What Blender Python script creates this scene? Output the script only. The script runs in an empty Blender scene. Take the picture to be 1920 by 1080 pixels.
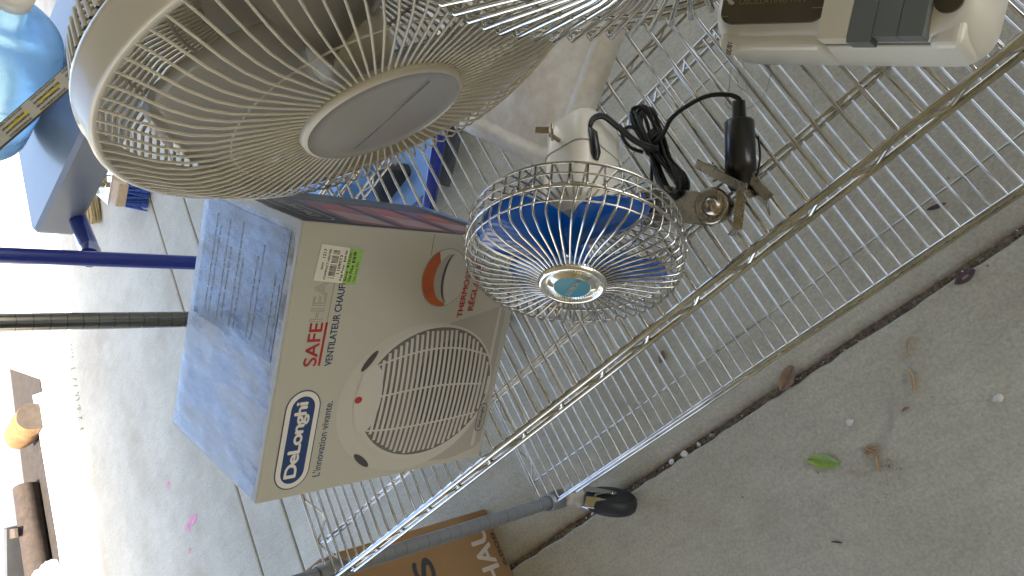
import bpy, bmesh, math, random
from mathutils import Matrix, Vector
random.seed(7)
S = 0.0254            # everything below is laid out in inches
C = bpy.context.scene.collection
sc = bpy.context.scene
R = math.radians

# ------------------------------------------------------------------ camera, world, sun, exposure
cam = bpy.data.cameras.new('camera'); co = bpy.data.objects.new('camera', cam); C.objects.link(co)
r0 = (0.60544, -0.42414, -0.67346); r1 = (-0.58361, -0.81192, -0.01333); r2 = (-0.54115, 0.40111, -0.73910)
cp = (33.0698, -9.5101, 29.6021)
co.matrix_world = Matrix(((r0[0], -r1[0], -r2[0], cp[0]*S), (r0[1], -r1[1], -r2[1], cp[1]*S),
                          (r0[2], -r1[2], -r2[2], cp[2]*S), (0, 0, 0, 1)))
cam.sensor_width = 36; cam.lens = 36*1395.77/1920; cam.clip_start = 0.02; cam.clip_end = 500
sc.camera = co
SUN_AZ = (0.83, -0.55); SUN_EL = R(62)
sd = Vector((SUN_AZ[0]*math.cos(SUN_EL), SUN_AZ[1]*math.cos(SUN_EL), math.sin(SUN_EL)))
w = bpy.data.worlds.new('World'); sc.world = w; w.use_nodes = True
wn = w.node_tree; sky = wn.nodes.new('ShaderNodeTexSky'); sky.sky_type = 'NISHITA'; sky.sun_disc = False
sky.sun_elevation = SUN_EL; sky.sun_rotation = math.atan2(SUN_AZ[0], SUN_AZ[1]); sky.dust_density = 3.5; sky.ozone_density = 0.35; sky.air_density = 0.8
wn.links.new(sky.outputs[0], wn.nodes['Background'].inputs[0]); wn.nodes['Background'].inputs[1].default_value = 0.13
sl = bpy.data.lights.new('sun', 'SUN'); sl.energy = 4.0; sl.angle = R(0.5); sl.color = (1, 0.95, 0.87)
so = bpy.data.objects.new('sun', sl); C.objects.link(so); so.rotation_euler = sd.to_track_quat('Z', 'Y').to_euler()
so.location = (0, 0, 5)
sc.view_settings.view_transform = 'Standard'; sc.view_settings.look = 'None'
sc.view_settings.exposure = 2.9; sc.view_settings.gamma = 1
sc.render.engine = 'CYCLES'
sc.cycles.max_bounces = 10; sc.cycles.diffuse_bounces = 5; sc.cycles.glossy_bounces = 5
sc.cycles.transmission_bounces = 8; sc.cycles.transparent_max_bounces = 12

# ------------------------------------------------------------------ materials
def nd(t, k, **kw):
    n = t.nodes.new(k)
    for a, v in kw.items(): setattr(n, a, v)
    return n
def mat(name, col, rough=.5, metal=0., var=0., vscale=8., bump=0., bscale=60., col2=None, trans=0., ior=1.45,
        coat=0., rvar=0., spec=.5, alpha=1., stretch=None):
    m = bpy.data.materials.new(name); m.use_nodes = True; t = m.node_tree; b = t.nodes['Principled BSDF']
    c = (*col, 1)
    b.inputs['Base Color'].default_value = c; b.inputs['Roughness'].default_value = rough
    b.inputs['Metallic'].default_value = metal; b.inputs['IOR'].default_value = ior
    b.inputs['Transmission Weight'].default_value = trans; b.inputs['Coat Weight'].default_value = coat
    b.inputs['Specular IOR Level'].default_value = spec; b.inputs['Alpha'].default_value = alpha
    tc = nd(t, 'ShaderNodeTexCoord'); src = tc.outputs['Object']
    if stretch:
        mp = nd(t, 'ShaderNodeMapping'); mp.inputs['Scale'].default_value = stretch
        t.links.new(src, mp.inputs[0]); src = mp.outputs[0]
    if var or rvar:
        n = nd(t, 'ShaderNodeTexNoise'); n.inputs['Scale'].default_value = vscale; n.inputs['Detail'].default_value = 8
        n.inputs['Roughness'].default_value = .65
        t.links.new(src, n.inputs['Vector'])
        if var:
            rp = nd(t, 'ShaderNodeValToRGB'); rp.color_ramp.elements[0].position = .3; rp.color_ramp.elements[1].position = .7
            d = col2 if col2 else tuple(x*(1-var) for x in col)
            rp.color_ramp.elements[0].color = (*d, 1); rp.color_ramp.elements[1].color = c
            t.links.new(n.outputs['Fac'], rp.inputs[0]); t.links.new(rp.outputs[0], b.inputs['Base Color'])
        if rvar:
            mr = nd(t, 'ShaderNodeMapRange'); mr.inputs[1].default_value = .35; mr.inputs[2].default_value = .65
            mr.inputs[3].default_value = max(0, rough-rvar); mr.inputs[4].default_value = rough+rvar
            t.links.new(n.outputs['Fac'], mr.inputs[0]); t.links.new(mr.outputs[0], b.inputs['Roughness'])
    if bump:
        n2 = nd(t, 'ShaderNodeTexNoise'); n2.inputs['Scale'].default_value = bscale; n2.inputs['Detail'].default_value = 6
        bp = nd(t, 'ShaderNodeBump'); bp.inputs['Strength'].default_value = bump; bp.inputs['Distance'].default_value = .002
        t.links.new(src, n2.inputs['Vector']); t.links.new(n2.outputs['Fac'], bp.inputs['Height'])
        t.links.new(bp.outputs[0], b.inputs['Normal'])
    return m

def concrete(name, base, base2, sand=True):
    m = bpy.data.materials.new(name); m.use_nodes = True; t = m.node_tree; b = t.nodes['Principled BSDF']
    tc = nd(t, 'ShaderNodeTexCoord'); o = tc.outputs['Object']; L = t.links.new
    def noise(s, det=6, ro=.6):
        n = nd(t, 'ShaderNodeTexNoise'); n.inputs['Scale'].default_value = s; n.inputs['Detail'].default_value = det
        n.inputs['Roughness'].default_value = ro; L(o, n.inputs['Vector']); return n.outputs['Fac']
    def ramp(f, stops):
        r = nd(t, 'ShaderNodeValToRGB'); e = r.color_ramp.elements
        e[0].position, e[0].color = stops[0][0], (*stops[0][1], 1); e[1].position, e[1].color = stops[-1][0], (*stops[-1][1], 1)
        for pz, cc in stops[1:-1]:
            x = e.new(pz); x.color = (*cc, 1)
        L(f, r.inputs[0]); return r.outputs[0]
    def mix(a, c, f, mode='MIX'):
        x = nd(t, 'ShaderNodeMix', data_type='RGBA', blend_type=mode)
        if isinstance(f, float): x.inputs[0].default_value = f
        else: L(f, x.inputs[0])
        L(a, x.inputs[6])
        if isinstance(c, tuple): x.inputs[7].default_value = (*c, 1)
        else: L(c, x.inputs[7])
        return x.outputs[2]
    g1 = ramp(noise(1.7, 8), [(.33, base2), (.66, base)])
    g2 = ramp(noise(11, 9, .75), [(.3, (.80, .79, .77)), (.62, (1, 1, 1))])
    c1 = mix(g1, g2, .7, 'MULTIPLY')
    g3 = ramp(noise(160, 4, .7), [(.3, (.68, .68, .68)), (.52, (1, 1, 1)), (.68, (1.22, 1.22, 1.2))])
    c2 = mix(c1, g3, .65, 'MULTIPLY')
    st = ramp(noise(3.1, 3, .5), [(.56, (0, 0, 0)), (.72, (.5, .5, .5))])
    c3 = mix(c2, (base2[0]*.78, base2[1]*.72, base2[2]*.62), st)
    # small dark pits
    v = nd(t, 'ShaderNodeTexVoronoi'); v.inputs['Scale'].default_value = 26; L(o, v.inputs['Vector'])
    pit = ramp(v.outputs['Distance'], [(.0, (1, 1, 1)), (.045, (1, 1, 1)), (.075, (0, 0, 0))])
    msk = ramp(noise(7, 2), [(.52, (0, 0, 0)), (.58, (.7, .7, .7))])
    pm = mix(pit, msk, 1.0, 'MULTIPLY')
    c4 = mix(c3, (.09, .075, .06), pm)
    # trowel scratches
    mp = nd(t, 'ShaderNodeMapping'); mp.inputs['Scale'].default_value = (1.5, 14, 1); mp.inputs['Rotation'].default_value = (0, 0, .9)
    L(o, mp.inputs[0]); sn = nd(t, 'ShaderNodeTexNoise'); sn.inputs['Scale'].default_value = 6; sn.inputs['Detail'].default_value = 5
    L(mp.outputs[0], sn.inputs['Vector'])
    sr = ramp(sn.outputs['Fac'], [(.35, (.93, .93, .93)), (.6, (1.03, 1.03, 1.03))])
    c5 = mix(c4, sr, .6, 'MULTIPLY')
    def blot(src, cx, cy, lx, ly, rot, col, amt):
        mp = nd(t, 'ShaderNodeMapping', vector_type='TEXTURE'); mp.inputs['Location'].default_value = (cx*S, cy*S, -28*S)
        mp.inputs['Rotation'].default_value = (0, 0, rot); mp.inputs['Scale'].default_value = (lx*S, ly*S, 1)
        nn = nd(t, 'ShaderNodeTexNoise'); nn.inputs['Scale'].default_value = 45; nn.inputs['Detail'].default_value = 5; L(o, nn.inputs['Vector'])
        vm = nd(t, 'ShaderNodeVectorMath', operation='MULTIPLY_ADD'); L(nn.outputs['Color'], vm.inputs[0]); vm.inputs[1].default_value = (.022, .022, 0)
        L(o, vm.inputs[2]); L(vm.outputs[0], mp.inputs[0])
        gq = nd(t, 'ShaderNodeTexGradient', gradient_type='SPHERICAL'); L(mp.outputs[0], gq.inputs[0])
        r_ = ramp(gq.outputs['Fac'], [(.0, (0, 0, 0)), (.6, (amt, amt, amt))]); return mix(src, col, r_)
    if sand:
        for b_ in ((14.2, -7.9, 3.4, .45, .62, (.24, .22, .18), .3), (15.8, -6.7, 2.0, .25, .9, (.22, .20, .17), .3), (20, -8, 3.5, .07, -.5, (.22, .2, .17), .3),
                   (11.4, -8.9, 1.1, .4, -.6, (.26, .17, .10), .35), (-9, -12, 5, 3, .3, (.30, .24, .16), .45), (-14, -10, 4, 3, 0, (.28, .21, .14), .5), (23, -5, 5, .06, .3, (.24, .22, .18), .3)):
            c5 = blot(c5, *b_)
        gz = nd(t, 'ShaderNodeSeparateXYZ'); L(o, gz.inputs[0])
        mr = nd(t, 'ShaderNodeMapRange'); mr.inputs[1].default_value = -28.12*S; mr.inputs[2].default_value = -28.42*S
        L(gz.outputs[2], mr.inputs[0])
        dirt = ramp(noise(90, 5, .8), [(.3, (.07, .055, .04)), (.5, (.17, .135, .095)), (.72, (.34, .28, .2))])
        c5 = mix(c5, dirt, mr.outputs[0])
    L(c5, b.inputs['Base Color']); b.inputs['Roughness'].default_value = .72; b.inputs['Specular IOR Level'].default_value = .35
    add = nd(t, 'ShaderNodeMath', operation='ADD'); L(noise(220, 5, .8), add.inputs[0]); L(noise(30, 5), add.inputs[1])
    bp = nd(t, 'ShaderNodeBump'); bp.inputs['Strength'].default_value = .6; bp.inputs['Distance'].default_value = .003
    L(add.outputs[0], bp.inputs['Height']); L(bp.outputs[0], b.inputs['Normal'])
    return m

M = {}
M['floor'] = concrete('concrete_floor', (.48, .455, .355), (.38, .35, .265))
M['drive'] = concrete('driveway_concrete', (.62, .6, .56), (.5, .48, .44), False)
M['wall'] = mat('painted_wall', (.30, .27, .18), .8, var=.2, vscale=2)
M['ceil'] = mat('ceiling_boards', (.29, .25, .15), .8, var=.25, vscale=3)
M['chrome'] = mat('chrome', (.66, .65, .62), .10, 1, var=.45, vscale=14, rvar=.06)
M['chrome2'] = mat('bright_chrome', (.86, .85, .82), .09, 1, var=.12, vscale=30, rvar=.05)
M['cage'] = mat('nickel_wire', (.66, .65, .62), .14, 1, var=.3, vscale=20, rvar=.08)
M['post'] = mat('dark_chrome_post', (.24, .235, .225), .16, 1, var=.2, vscale=10)
M['greypost'] = mat('grey_coated_post', (.20, .21, .22), .36, .35, var=.2, vscale=12, bump=.15, bscale=200)
M['cream'] = mat('cream_plastic', (.60, .555, .46), .38, var=.12, vscale=5, coat=.15, bump=.1, bscale=120)
M['ivory'] = mat('ivory_plastic', (.66, .63, .54), .33, var=.06, vscale=5, coat=.2)
M['beigewire'] = mat('beige_plastic_grille', (.52, .475, .38), .42, var=.12, vscale=12)
M['band'] = mat('beige_plastic_band', (.54, .50, .42), .27, var=.06, vscale=6, coat=.35)
M['blade'] = mat('tinted_blade_plastic', (.36, .335, .28), .3, var=.12, vscale=6, trans=.25, ior=1.3, coat=.2)
M['badge'] = mat('grey_badge_plastic', (.27, .26, .235), .22, var=.1, vscale=9, coat=.6)
M['badge2'] = mat('badge_lines', (.22, .21, .19), .3)
M['brown'] = mat('brown_motor_plastic', (.17, .14, .11), .4, var=.2, vscale=6)
M['grime'] = mat('grimy_cream_plate', (.88, .85, .76), .5, var=.3, vscale=24, col2=(.58, .52, .41), bump=.35, bscale=90)
M['card'] = mat('white_carton', (.44, .425, .36), .36, var=.05, vscale=4, coat=.1, bump=.05, bscale=20)
def film(name, col, col2, vs=7):
    m = mat(name, col, .30, 0, var=.4, vscale=vs, col2=col2, coat=.5, rvar=.24, bump=1.3, bscale=32, stretch=(1, .35, 1), spec=.9)
    m.node_tree.nodes['Principled BSDF'].inputs['Coat Roughness'].default_value = .16
    return m
M['lidlight'] = film('glossy_lid_print', (.46, .48, .50), (.07, .08, .10), 34)  # pale and dark mottle in the colour stands for scuffs and patchy sheen
M['liddark'] = film('dark_lid_print', (.16, .19, .24), (.025, .04, .065), 40)
M['sidex'] = film('glossy_side_print', (.045, .05, .075), (.03, .035, .05), 12)
M['pink'] = film('side_photo_print', (.30, .12, .14), (.10, .055, .09), 14)
M['pinkl'] = film('side_photo_light', (.40, .33, .31), (.24, .12, .14), 14)
M['sidered'] = film('side_red_print', (.42, .08, .05), (.3, .06, .06), 9)
def flatprint(name, col, col2, vs=12): return mat(name, col, .5, 0, var=.4, vscale=vs, col2=col2, coat=.05, spec=.35, rvar=.1, bump=.4, bscale=40, stretch=(1, 1, .4))
M['side'] = flatprint('dark_side_print', (.03, .035, .055), (.02, .022, .035)); M['pink'] = flatprint('side_photo_print', (.24, .085, .10), (.08, .04, .07), 14)
M['pinkl'] = flatprint('side_photo_light', (.32, .25, .23), (.2, .10, .12), 14); M['sidered'] = flatprint('side_red_print', (.36, .07, .045), (.25, .05, .05), 9)
M['navy'] = mat('navy_ink', (.022, .05, .15), .4)
M['navytx'] = mat('dark_blue_ink', (.05, .075, .14), .4)
M['white'] = mat('white_ink', (.66, .63, .57), .4)
M['red'] = mat('red_ink', (.36, .035, .03), .4)
M['taupe'] = mat('taupe_ink', (.30, .26, .22), .4)
M['black'] = mat('black_ink', (.03, .03, .03), .5)
M['green'] = mat('green_sticker', (.30, .50, .12), .5)
M['stick'] = mat('paper_sticker', (.66, .63, .54), .5, var=.05)
M['orange'] = mat('orange_print', (.50, .15, .03), .4, var=.6, vscale=9, col2=(.33, .05, .02))
M['pgrey'] = mat('print_pale_grey', (.50, .475, .42), .4, var=.1, vscale=8)
M['pgrey2'] = mat('print_mid_grey', (.36, .335, .295), .4, var=.1, vscale=8)
M['pgap'] = mat('print_gap_grey', (.15, .145, .13), .4, var=.35, vscale=16)
M['pdark'] = mat('print_dark_grey', (.075, .073, .07), .4, var=.3, vscale=10)
M['slat'] = mat('print_slat', (.50, .475, .425), .4)
M['blackp'] = mat('black_plastic', (.012, .012, .012), .3, coat=.3, bump=.1, bscale=80)
M['cord'] = mat('black_rubber_cord', (.014, .013, .012), .42, bump=.2, bscale=150)
M['rubber'] = mat('black_rubber', (.018, .018, .018), .55, var=.3, vscale=20)
M['blue'] = mat('blue_blade_plastic', (.004, .14, .66), .12, trans=.25, ior=1.4, var=.25, vscale=12, coat=.5)
M['teal'] = mat('teal_badge', (.02, .22, .30), .35, var=.15, vscale=30)
M['brass'] = mat('tarnished_steel', (.50, .44, .35), .25, 1, var=.35, vscale=25, rvar=.1)
M['steel'] = mat('dull_clamp_steel', (.42, .39, .34), .28, 1, var=.4, vscale=40, rvar=.1)
M['panel'] = mat('brown_panel', (.065, .048, .028), .28, var=.15, vscale=10, coat=.2)
M['gold'] = mat('gold_print', (.24, .17, .07), .4)
M['key'] = mat('grey_button', (.12, .13, .12), .45, bump=.15, bscale=200)
M['keyc'] = mat('cream_button', (.58, .53, .40), .45, bump=.2, bscale=250)
M['tube'] = mat('blue_painted_tube', (.014, .03, .22), .22, .1, var=.2, vscale=9, coat=.5)
M['deck'] = mat('grey_plastic_deck', (.22, .225, .24), .32, var=.15, vscale=6, coat=.2)
M['jug'] = mat('clear_blue_plastic', (.34, .60, .86), .24, trans=.55, ior=1.3, bump=.9, bscale=40, var=.2, vscale=8)
M['tarp'] = mat('light_blue_panel', (.14, .28, .50), .3, var=.3, vscale=5, coat=.3)
M['label'] = mat('warning_paper', (.42, .40, .34), .5, var=.1)
M['yellow'] = mat('yellow_ink', (.50, .42, .06), .5)
M['kraft'] = mat('kraft_cardboard', (.23, .13, .05), .75, var=.12, vscale=7, bump=.1, bscale=60)
M['kraftw'] = mat('pale_print', (.42, .36, .28), .7)
M['straw'] = mat('straw_bristles', (.48, .36, .16), .7, var=.45, vscale=30)
M['bluebr'] = mat('blue_bristles', (.06, .12, .42), .8, var=.6, vscale=60, bump=1, bscale=200)
M['wood'] = mat('pale_wood', (.48, .34, .2), .6, var=.2, vscale=10, stretch=(1, 6, 6))
M['bark'] = mat('weathered_log', (.045, .03, .02), .9, var=.6, vscale=9, bump=1, bscale=30, stretch=(.5, 4, 4))
M['stump'] = mat('orange_bark', (.20, .10, .03), .8, var=.5, vscale=12, bump=.8, bscale=30)
M['plank'] = mat('white_painted_plank', (.62, .62, .60), .6, var=.15, vscale=5)
M['timber'] = mat('shaded_timber', (.20, .21, .22), .6, var=.15, vscale=5)  # white paint greyed in its base colour to stand for shade
M['endgrain'] = mat('log_end_grain', (.07, .05, .034), .8, var=.4, vscale=20)
M['soil'] = mat('soil', (.028, .02, .014), .95, var=.5, vscale=20, bump=1, bscale=40)
M['leaf'] = mat('green_leaf', (.24, .36, .07), .45, var=.3, vscale=60, bump=.3, bscale=120)
M['dry'] = mat('dry_leaf', (.27, .17, .10), .7, var=.4, vscale=60, bump=.5, bscale=150)
M['plum'] = mat('purple_dry_leaf', (.10, .06, .07), .7, var=.4, vscale=60)
M['tan'] = mat('tan_husk', (.40, .26, .14), .6, var=.3, vscale=80)
M['chip'] = mat('pale_stone', (.60, .57, .50), .6, var=.25, vscale=90, bump=.3, bscale=200)
M['grit'] = mat('grit', (.34, .28, .21), .9, var=.7, vscale=30)
M['dgrit'] = mat('dark_grit', (.07, .06, .05), .9, var=.4, vscale=60)
M['pinkp'] = mat('pink_paint_spot', (.62, .22, .30), .5, var=.3, vscale=30)
M['hair'] = mat('thin_pale_fibre', (.30, .26, .2), .4)
M['weed'] = mat('weed_green', (.2, .26, .12), .8, var=.4, vscale=50)

# ------------------------------------------------------------------ mesh helpers
class MB:
    def __init__(s, mtx=None): s.v = []; s.f = []; s.m = []; s.sm = []; s.mats = []; s.X = mtx or Matrix()
    def mi(s, k):
        if k not in s.mats: s.mats.append(k)
        return s.mats.index(k)
    def add(s, vs, fs, k, smooth=False):
        o = len(s.v); i = s.mi(k)
        s.v += [s.X @ Vector(q) for q in vs]
        for f in fs: s.f.append([o+a for a in f]); s.m.append(i); s.sm.append(smooth)
        return s
    def box(s, c, d, k, bev=0., rot=None, seg=2):
        bm = bmesh.new(); bmesh.ops.create_cube(bm, size=1)
        for q in bm.verts: q.co = Vector((q.co.x*d[0], q.co.y*d[1], q.co.z*d[2]))
        if bev: bmesh.ops.bevel(bm, geom=bm.edges[:], offset=bev, segments=seg, affect='EDGES', profile=.5)
        mt = Matrix.Translation(c) @ (rot if rot else Matrix())
        bm.verts.index_update(); vs = [mt @ q.co for q in bm.verts]; fs = [[q.index for q in f.verts] for f in bm.faces]
        bm.free(); return s.add(vs, fs, k, False)
    def tube(s, pts, r, k, n=8, closed=False, cap=True, flat=None):
        P = [Vector(q) for q in pts]; N = len(P)
        if N < 2: return s
        T = []
        for i in range(N):
            a = P[(i-1) % N] if (closed or i > 0) else P[i]; b = P[(i+1) % N] if (closed or i < N-1) else P[i]
            d = (b-a); T.append(d.normalized() if d.length > 1e-9 else Vector((0, 0, 1)))
        u = T[0].orthogonal().normalized(); vs = []; rr = r if isinstance(r, (list, tuple)) else [r]*N
        for i in range(N):
            u = (u - T[i]*u.dot(T[i]))
            u = u.normalized() if u.length > 1e-6 else T[i].orthogonal().normalized()
            q = T[i].cross(u)
            for j in range(n):
                a = 2*math.pi*j/n; vs.append(P[i]+(u*math.cos(a)+q*math.sin(a))*rr[i])
        fs = []
        for i in range(N if closed else N-1):
            for j in range(n):
                a = i*n+j; b = i*n+(j+1) % n; i2 = (i+1) % N; fs.append([a, b, i2*n+(j+1) % n, i2*n+j])
        s.add(vs, fs, k, True)
        if not closed and cap: s.add(vs[:n], [list(range(n))[::-1]], k); s.add(vs[-n:], [list(range(n))], k)
        return s
    def lathe(s, prof, k, n=48, X=None, smooth=True, a0=0, a1=2*math.pi, split=False):
        if split:
            for q in range(len(prof)-1): s.lathe(prof[q:q+2], k, n, X, smooth, a0, a1)
            return s
        # profile (r, t) turned about local +Z
        full = abs(a1-a0-2*math.pi) < 1e-6; m = n if full else n+1; vs = []; X = X or Matrix()
        for i in range(m):
            a = a0+(a1-a0)*i/n
            for r, t in prof: vs.append(X @ Vector((r*math.cos(a), r*math.sin(a), t)))
        L = len(prof); fs = []
        for i in range(n):
            i2 = (i+1) % m
            for j in range(L-1): fs.append([i*L+j, i2*L+j, i2*L+j+1, i*L+j+1])
        return s.add(vs, fs, k, smooth)
    def poly(s, pts, k): return s.add(pts, [list(range(len(pts)))], k)
    def prism(s, pts, h, k, z=0.):
        n = len(pts); vs = [(x, y, z) for x, y in pts]+[(x, y, z+h) for x, y in pts]
        fs = [list(range(n))[::-1], [n+i for i in range(n)]]+[[i, (i+1) % n, n+(i+1) % n, n+i] for i in range(n)]
        return s.add(vs, fs, k)
    def text(s, st, x, z, wd, ht, k, X, bold=0., lift=0., outline=0., sp=1.):
        # text fitted to a wd x ht box whose lower left is (x, z) in plane X (local x right, local y up)
        cu = bpy.data.curves.new('t', 'FONT'); cu.body = st; cu.size = 1; cu.space_character = sp
        if outline: cu.fill_mode = 'NONE'; cu.bevel_depth = outline; cu.bevel_resolution = 0
        ob = bpy.data.objects.new('t', cu); C.objects.link(ob); dg = bpy.context.evaluated_depsgraph_get()
        me = bpy.data.meshes.new_from_object(ob.evaluated_get(dg)); vs = [q.co.copy() for q in me.vertices]
        fs = [list(q.vertices) for q in me.polygons]
        bpy.data.objects.remove(ob); bpy.data.curves.remove(cu); bpy.data.meshes.remove(me)
        if not vs: return s
        x0 = min(q.x for q in vs); x1 = max(q.x for q in vs); y0 = min(q.y for q in vs); y1 = max(q.y for q in vs)
        sh = [(0, 0)] if not bold else [(-1, 0), (1, 0), (0, .7), (0, -.7)]
        for i, (ax, ay) in enumerate(sh):
            s.add([X @ Vector((x+(q.x-x0)/(x1-x0)*wd+ax*bold*ht, z+(q.y-y0)/(y1-y0)*ht+ay*bold*ht, lift+i*.002+(q.z*.3 if outline else 0))) for q in vs], fs, k)
        return s
    def build(s, name, parent=None, loc=(0, 0, 0), label=None):
        me = bpy.data.meshes.new(name); me.from_pydata([tuple(q*S) for q in s.v], [], s.f); 
        for k in s.mats: me.materials.append(M[k])
        me.polygons.foreach_set('material_index', s.m); me.polygons.foreach_set('use_smooth', s.sm); me.update()
        o = bpy.data.objects.new(name, me); C.objects.link(o); o.parent = parent
        if label: o['label'] = label
        return o
def shift(o, loc):      # move an absolute-coordinates mesh so its origin sits at loc (inches)
    v = Vector(loc)*S; o.data.transform(Matrix.Translation(-v)); o.location = v; return o
def thing(name, label, cat, loc=(0, 0, 0), rz=0., group=None, mtx=None):
    o = bpy.data.objects.new(name, None); C.objects.link(o); o.empty_display_size = .05
    o.location = Vector(loc)*S; o.rotation_euler = (0, 0, rz); o['label'] = label; o['category'] = cat
    if group: o['group'] = group
    return o
def tag(o, label, cat, group=None):
    o['label'] = label; o['category'] = cat
    if group: o['group'] = group
    return o
def spline(P, n=8, closed=False):
    P = [Vector(q) for q in P]; out = []; N = len(P)
    for i in range(N if closed else N-1):
        g = lambda j: P[j % N] if closed else P[max(0, min(N-1, j))]
        a, b, c, d = g(i-1), g(i), g(i+1), g(i+2)
        for k in range(n):
            t = k/n
            out.append(.5*((2*b)+(c-a)*t+(2*a-5*b+4*c-d)*t*t+(3*b-a-3*c+d)*t**3))
    if not closed: out.append(P[-1])
    return out
def axis_frame(c, n):    # local +Z along n, local X horizontal-right when seen from the front, local Y up
    n = Vector(n).normalized(); x = Vector((0, 0, 1)).cross(n).normalized(); y = n.cross(x)
    m = Matrix(((x.x, y.x, n.x, c[0]), (x.y, y.y, n.y, c[1]), (x.z, y.z, n.z, c[2]), (0, 0, 0, 1))); return m
def nrm(yaw, pit): return Vector((math.sin(yaw)*math.cos(pit), -math.cos(yaw)*math.cos(pit), math.sin(pit)))

# ------------------------------------------------------------------ the setting: floor, roof, walls
def yj(x): return -1.62+.0142*x
xs = [-2600, -1200, -600, -300, -200, -160, -120]
for c0 in (-74.6, -63.6): xs += [c0-.7, c0-.35, c0-.12, c0+.12, c0+.35, c0+.7]
xs += [-45, -30, -20, -10, 0, 10, 20, 30, 45, 70, 110, 160, 300, 700, 2600]
ys = [-2600, -900, -300, -120, -60, -30, -14, -6, -3, -1.1, -.40, -.27, -.2, .2, .32, .6, 1.3, 2.6, 5, 10, 20, 40, 70, 100, 140, 200, 300, 600, 1200, 2600]
def fz(x, v):
    z = 0
    if -.40 < v < .6: z = {-.27: -.10, -.2: -.5, .2: -.5, .32: -.36}.get(v, 0)
    elif v == .6: z = -.22
    elif v == 1.3: z = -.08
    if v > 2:
        for c0 in (-74.6, -63.6):
            if abs(x-c0) < .2: z = -.4
            elif abs(x-c0) < .5: z = -.08
    return -28+z
fine = []
for i in range(len(xs)-1):
    fine.append(xs[i])
    if -60 < xs[i] < 45:
        st = int((xs[i+1]-xs[i])/1.0)
        fine += [xs[i]+(xs[i+1]-xs[i])*j/st for j in range(1, st)]
fine.append(xs[-1]); xs = fine
jit = {}
vs = []; rng = random.Random(3)
for x in xs:
    e1 = rng.uniform(-.09, .09); e2 = rng.uniform(-.08, .08)
    for v in ys:
        dy = e1 if v in (-.40, -.27, -.2) else (e2 if v in (.2, .32, .6) else 0)
        vs.append((x, v+yj(max(-200, min(200, x)))+dy, fz(x, v)+(rng.uniform(-.05, .05) if v in (.2, -.2) else 0)))
ny = len(ys); fs = [[i*ny+j, (i+1)*ny+j, (i+1)*ny+j+1, i*ny+j+1] for i in range(len(xs)-1) for j in range(ny-1)]
fl = MB().add(vs, fs, 'floor', False).build('concrete_floor'); fl['kind'] = 'structure'

def struct(mb, name):
    o = mb.build(name); o['kind'] = 'structure'; return o
# carport roof: its open edge lets sun reach the floor beyond the far corner of the photo
struct(MB().prism([(-120, -150)]+[(-122+(y+150)*.22+(2.6*math.sin(y*.11)+1.8*math.sin(y*.31+1)), y) for y in range(-140, 186, 6)]+[(-47, 190), (225, 190), (225, -150)], 6, 'ceil', z=80), 'ceiling')
struct(MB().box((80, -137, 26), (290, 6, 108), 'wall'), 'wall_behind_camera')
struct(MB().box((135, 165, 26), (180, 6, 108), 'wall'), 'wall_back')

# ------------------------------------------------------------------ wire shelving rack
X0, X1, W, H = -13.9, 45.6, 22.6, 22.03
WR = .088
def rod(mb, a, b, r=.13, k='chrome', n=8): mb.tube([a, b], r, k, n)
def truss_x(mb, y, z, d, x0, x1, r=.185, per=3.2, rs=.12, k='chrome'):
    rod(mb, (x0, y, z), (x1, y, z), r, k); rod(mb, (x0, y, z-d), (x1, y, z-d), r*.9, k)
    n = int((x1-x0)/per)*2; pts = []
    for i in range(n+1):
        x = x0+(x1-x0)*i/n; zz = z-.12 if i % 2 else z-d+.1
        pts += [(x-.22, y+.1, zz), (x+.22, y+.1, zz)]
    mb.tube(pts, rs, k, 6)
def truss_y(mb, x, z, d, y0, y1, r=.13, per=3.2, rs=.085, k='chrome'):
    rod(mb, (x, y0, z), (x, y1, z), r, k); rod(mb, (x, y0, z-d), (x, y1, z-d), r*.9, k)
    n = int((y1-y0)/per)*2; pts = []
    for i in range(n+1):
        y = y0+(y1-y0)*i/n; zz = z-.12 if i % 2 else z-d+.1
        pts += [(x+.1, y-.22, zz), (x+.1, y+.22, zz)]
    mb.tube(pts, rs, k, 6)
rack = thing('wire_shelving_rack', 'chrome wire shelving rack on casters with two long wire shelves', 'shelving rack', (-14.3, .6, -28))
RL = Vector((-14.3, .6, -28))
def absmb(): return MB(Matrix.Translation(-RL))
for z0, off in ((0, .23), (-H, .215)):
    mb = absmb(); x = math.ceil(X0-off)+off+.6
    x = -13.77 + 1.0 if z0 == 0 else -12.785+.0
    while x < X1-.5:
        dx = random.uniform(-.035, .035)
        mb.tube([(x, 0, z0-.02), (x+dx, .2, z0+.07), (x+dx*2, W*.5, z0+.05+random.uniform(-.03, .01)), (x+dx, W-.2, z0+.07), (x, W, z0-.02)], WR, 'chrome', 7)
        x += 1.0
    sh = mb.build('wire_shelf', rack)
    m2 = absmb(); truss_x(m2, 0, z0-.06, 1.5, X0+.9, X1-.9); m2.build('front_truss', sh)
    m2 = absmb(); truss_x(m2, W, z0-.06, 1.5, X0+.9, X1-.9); m2.build('rear_truss', sh)
    for xx in (X0+(.1 if z0 == 0 else .9), X1-.1):
        m2 = absmb(); truss_y(m2, xx, z0, 1.2, .9, W-.9, r=.1); m2.build('end_truss', sh)
    for yy in (2.55, 10.9, 19.8):
        m2 = absmb(); (truss_x(m2, yy, z0-.12, .62, X0+.1, X1-.1, r=.085, per=2.0, rs=.055) if z0 == 0 else rod(m2, (X0+.9, yy, z0-.14), (X1-.1, yy, z0-.14), .085)); m2.build('support_rod', sh)
pl = None
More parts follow.
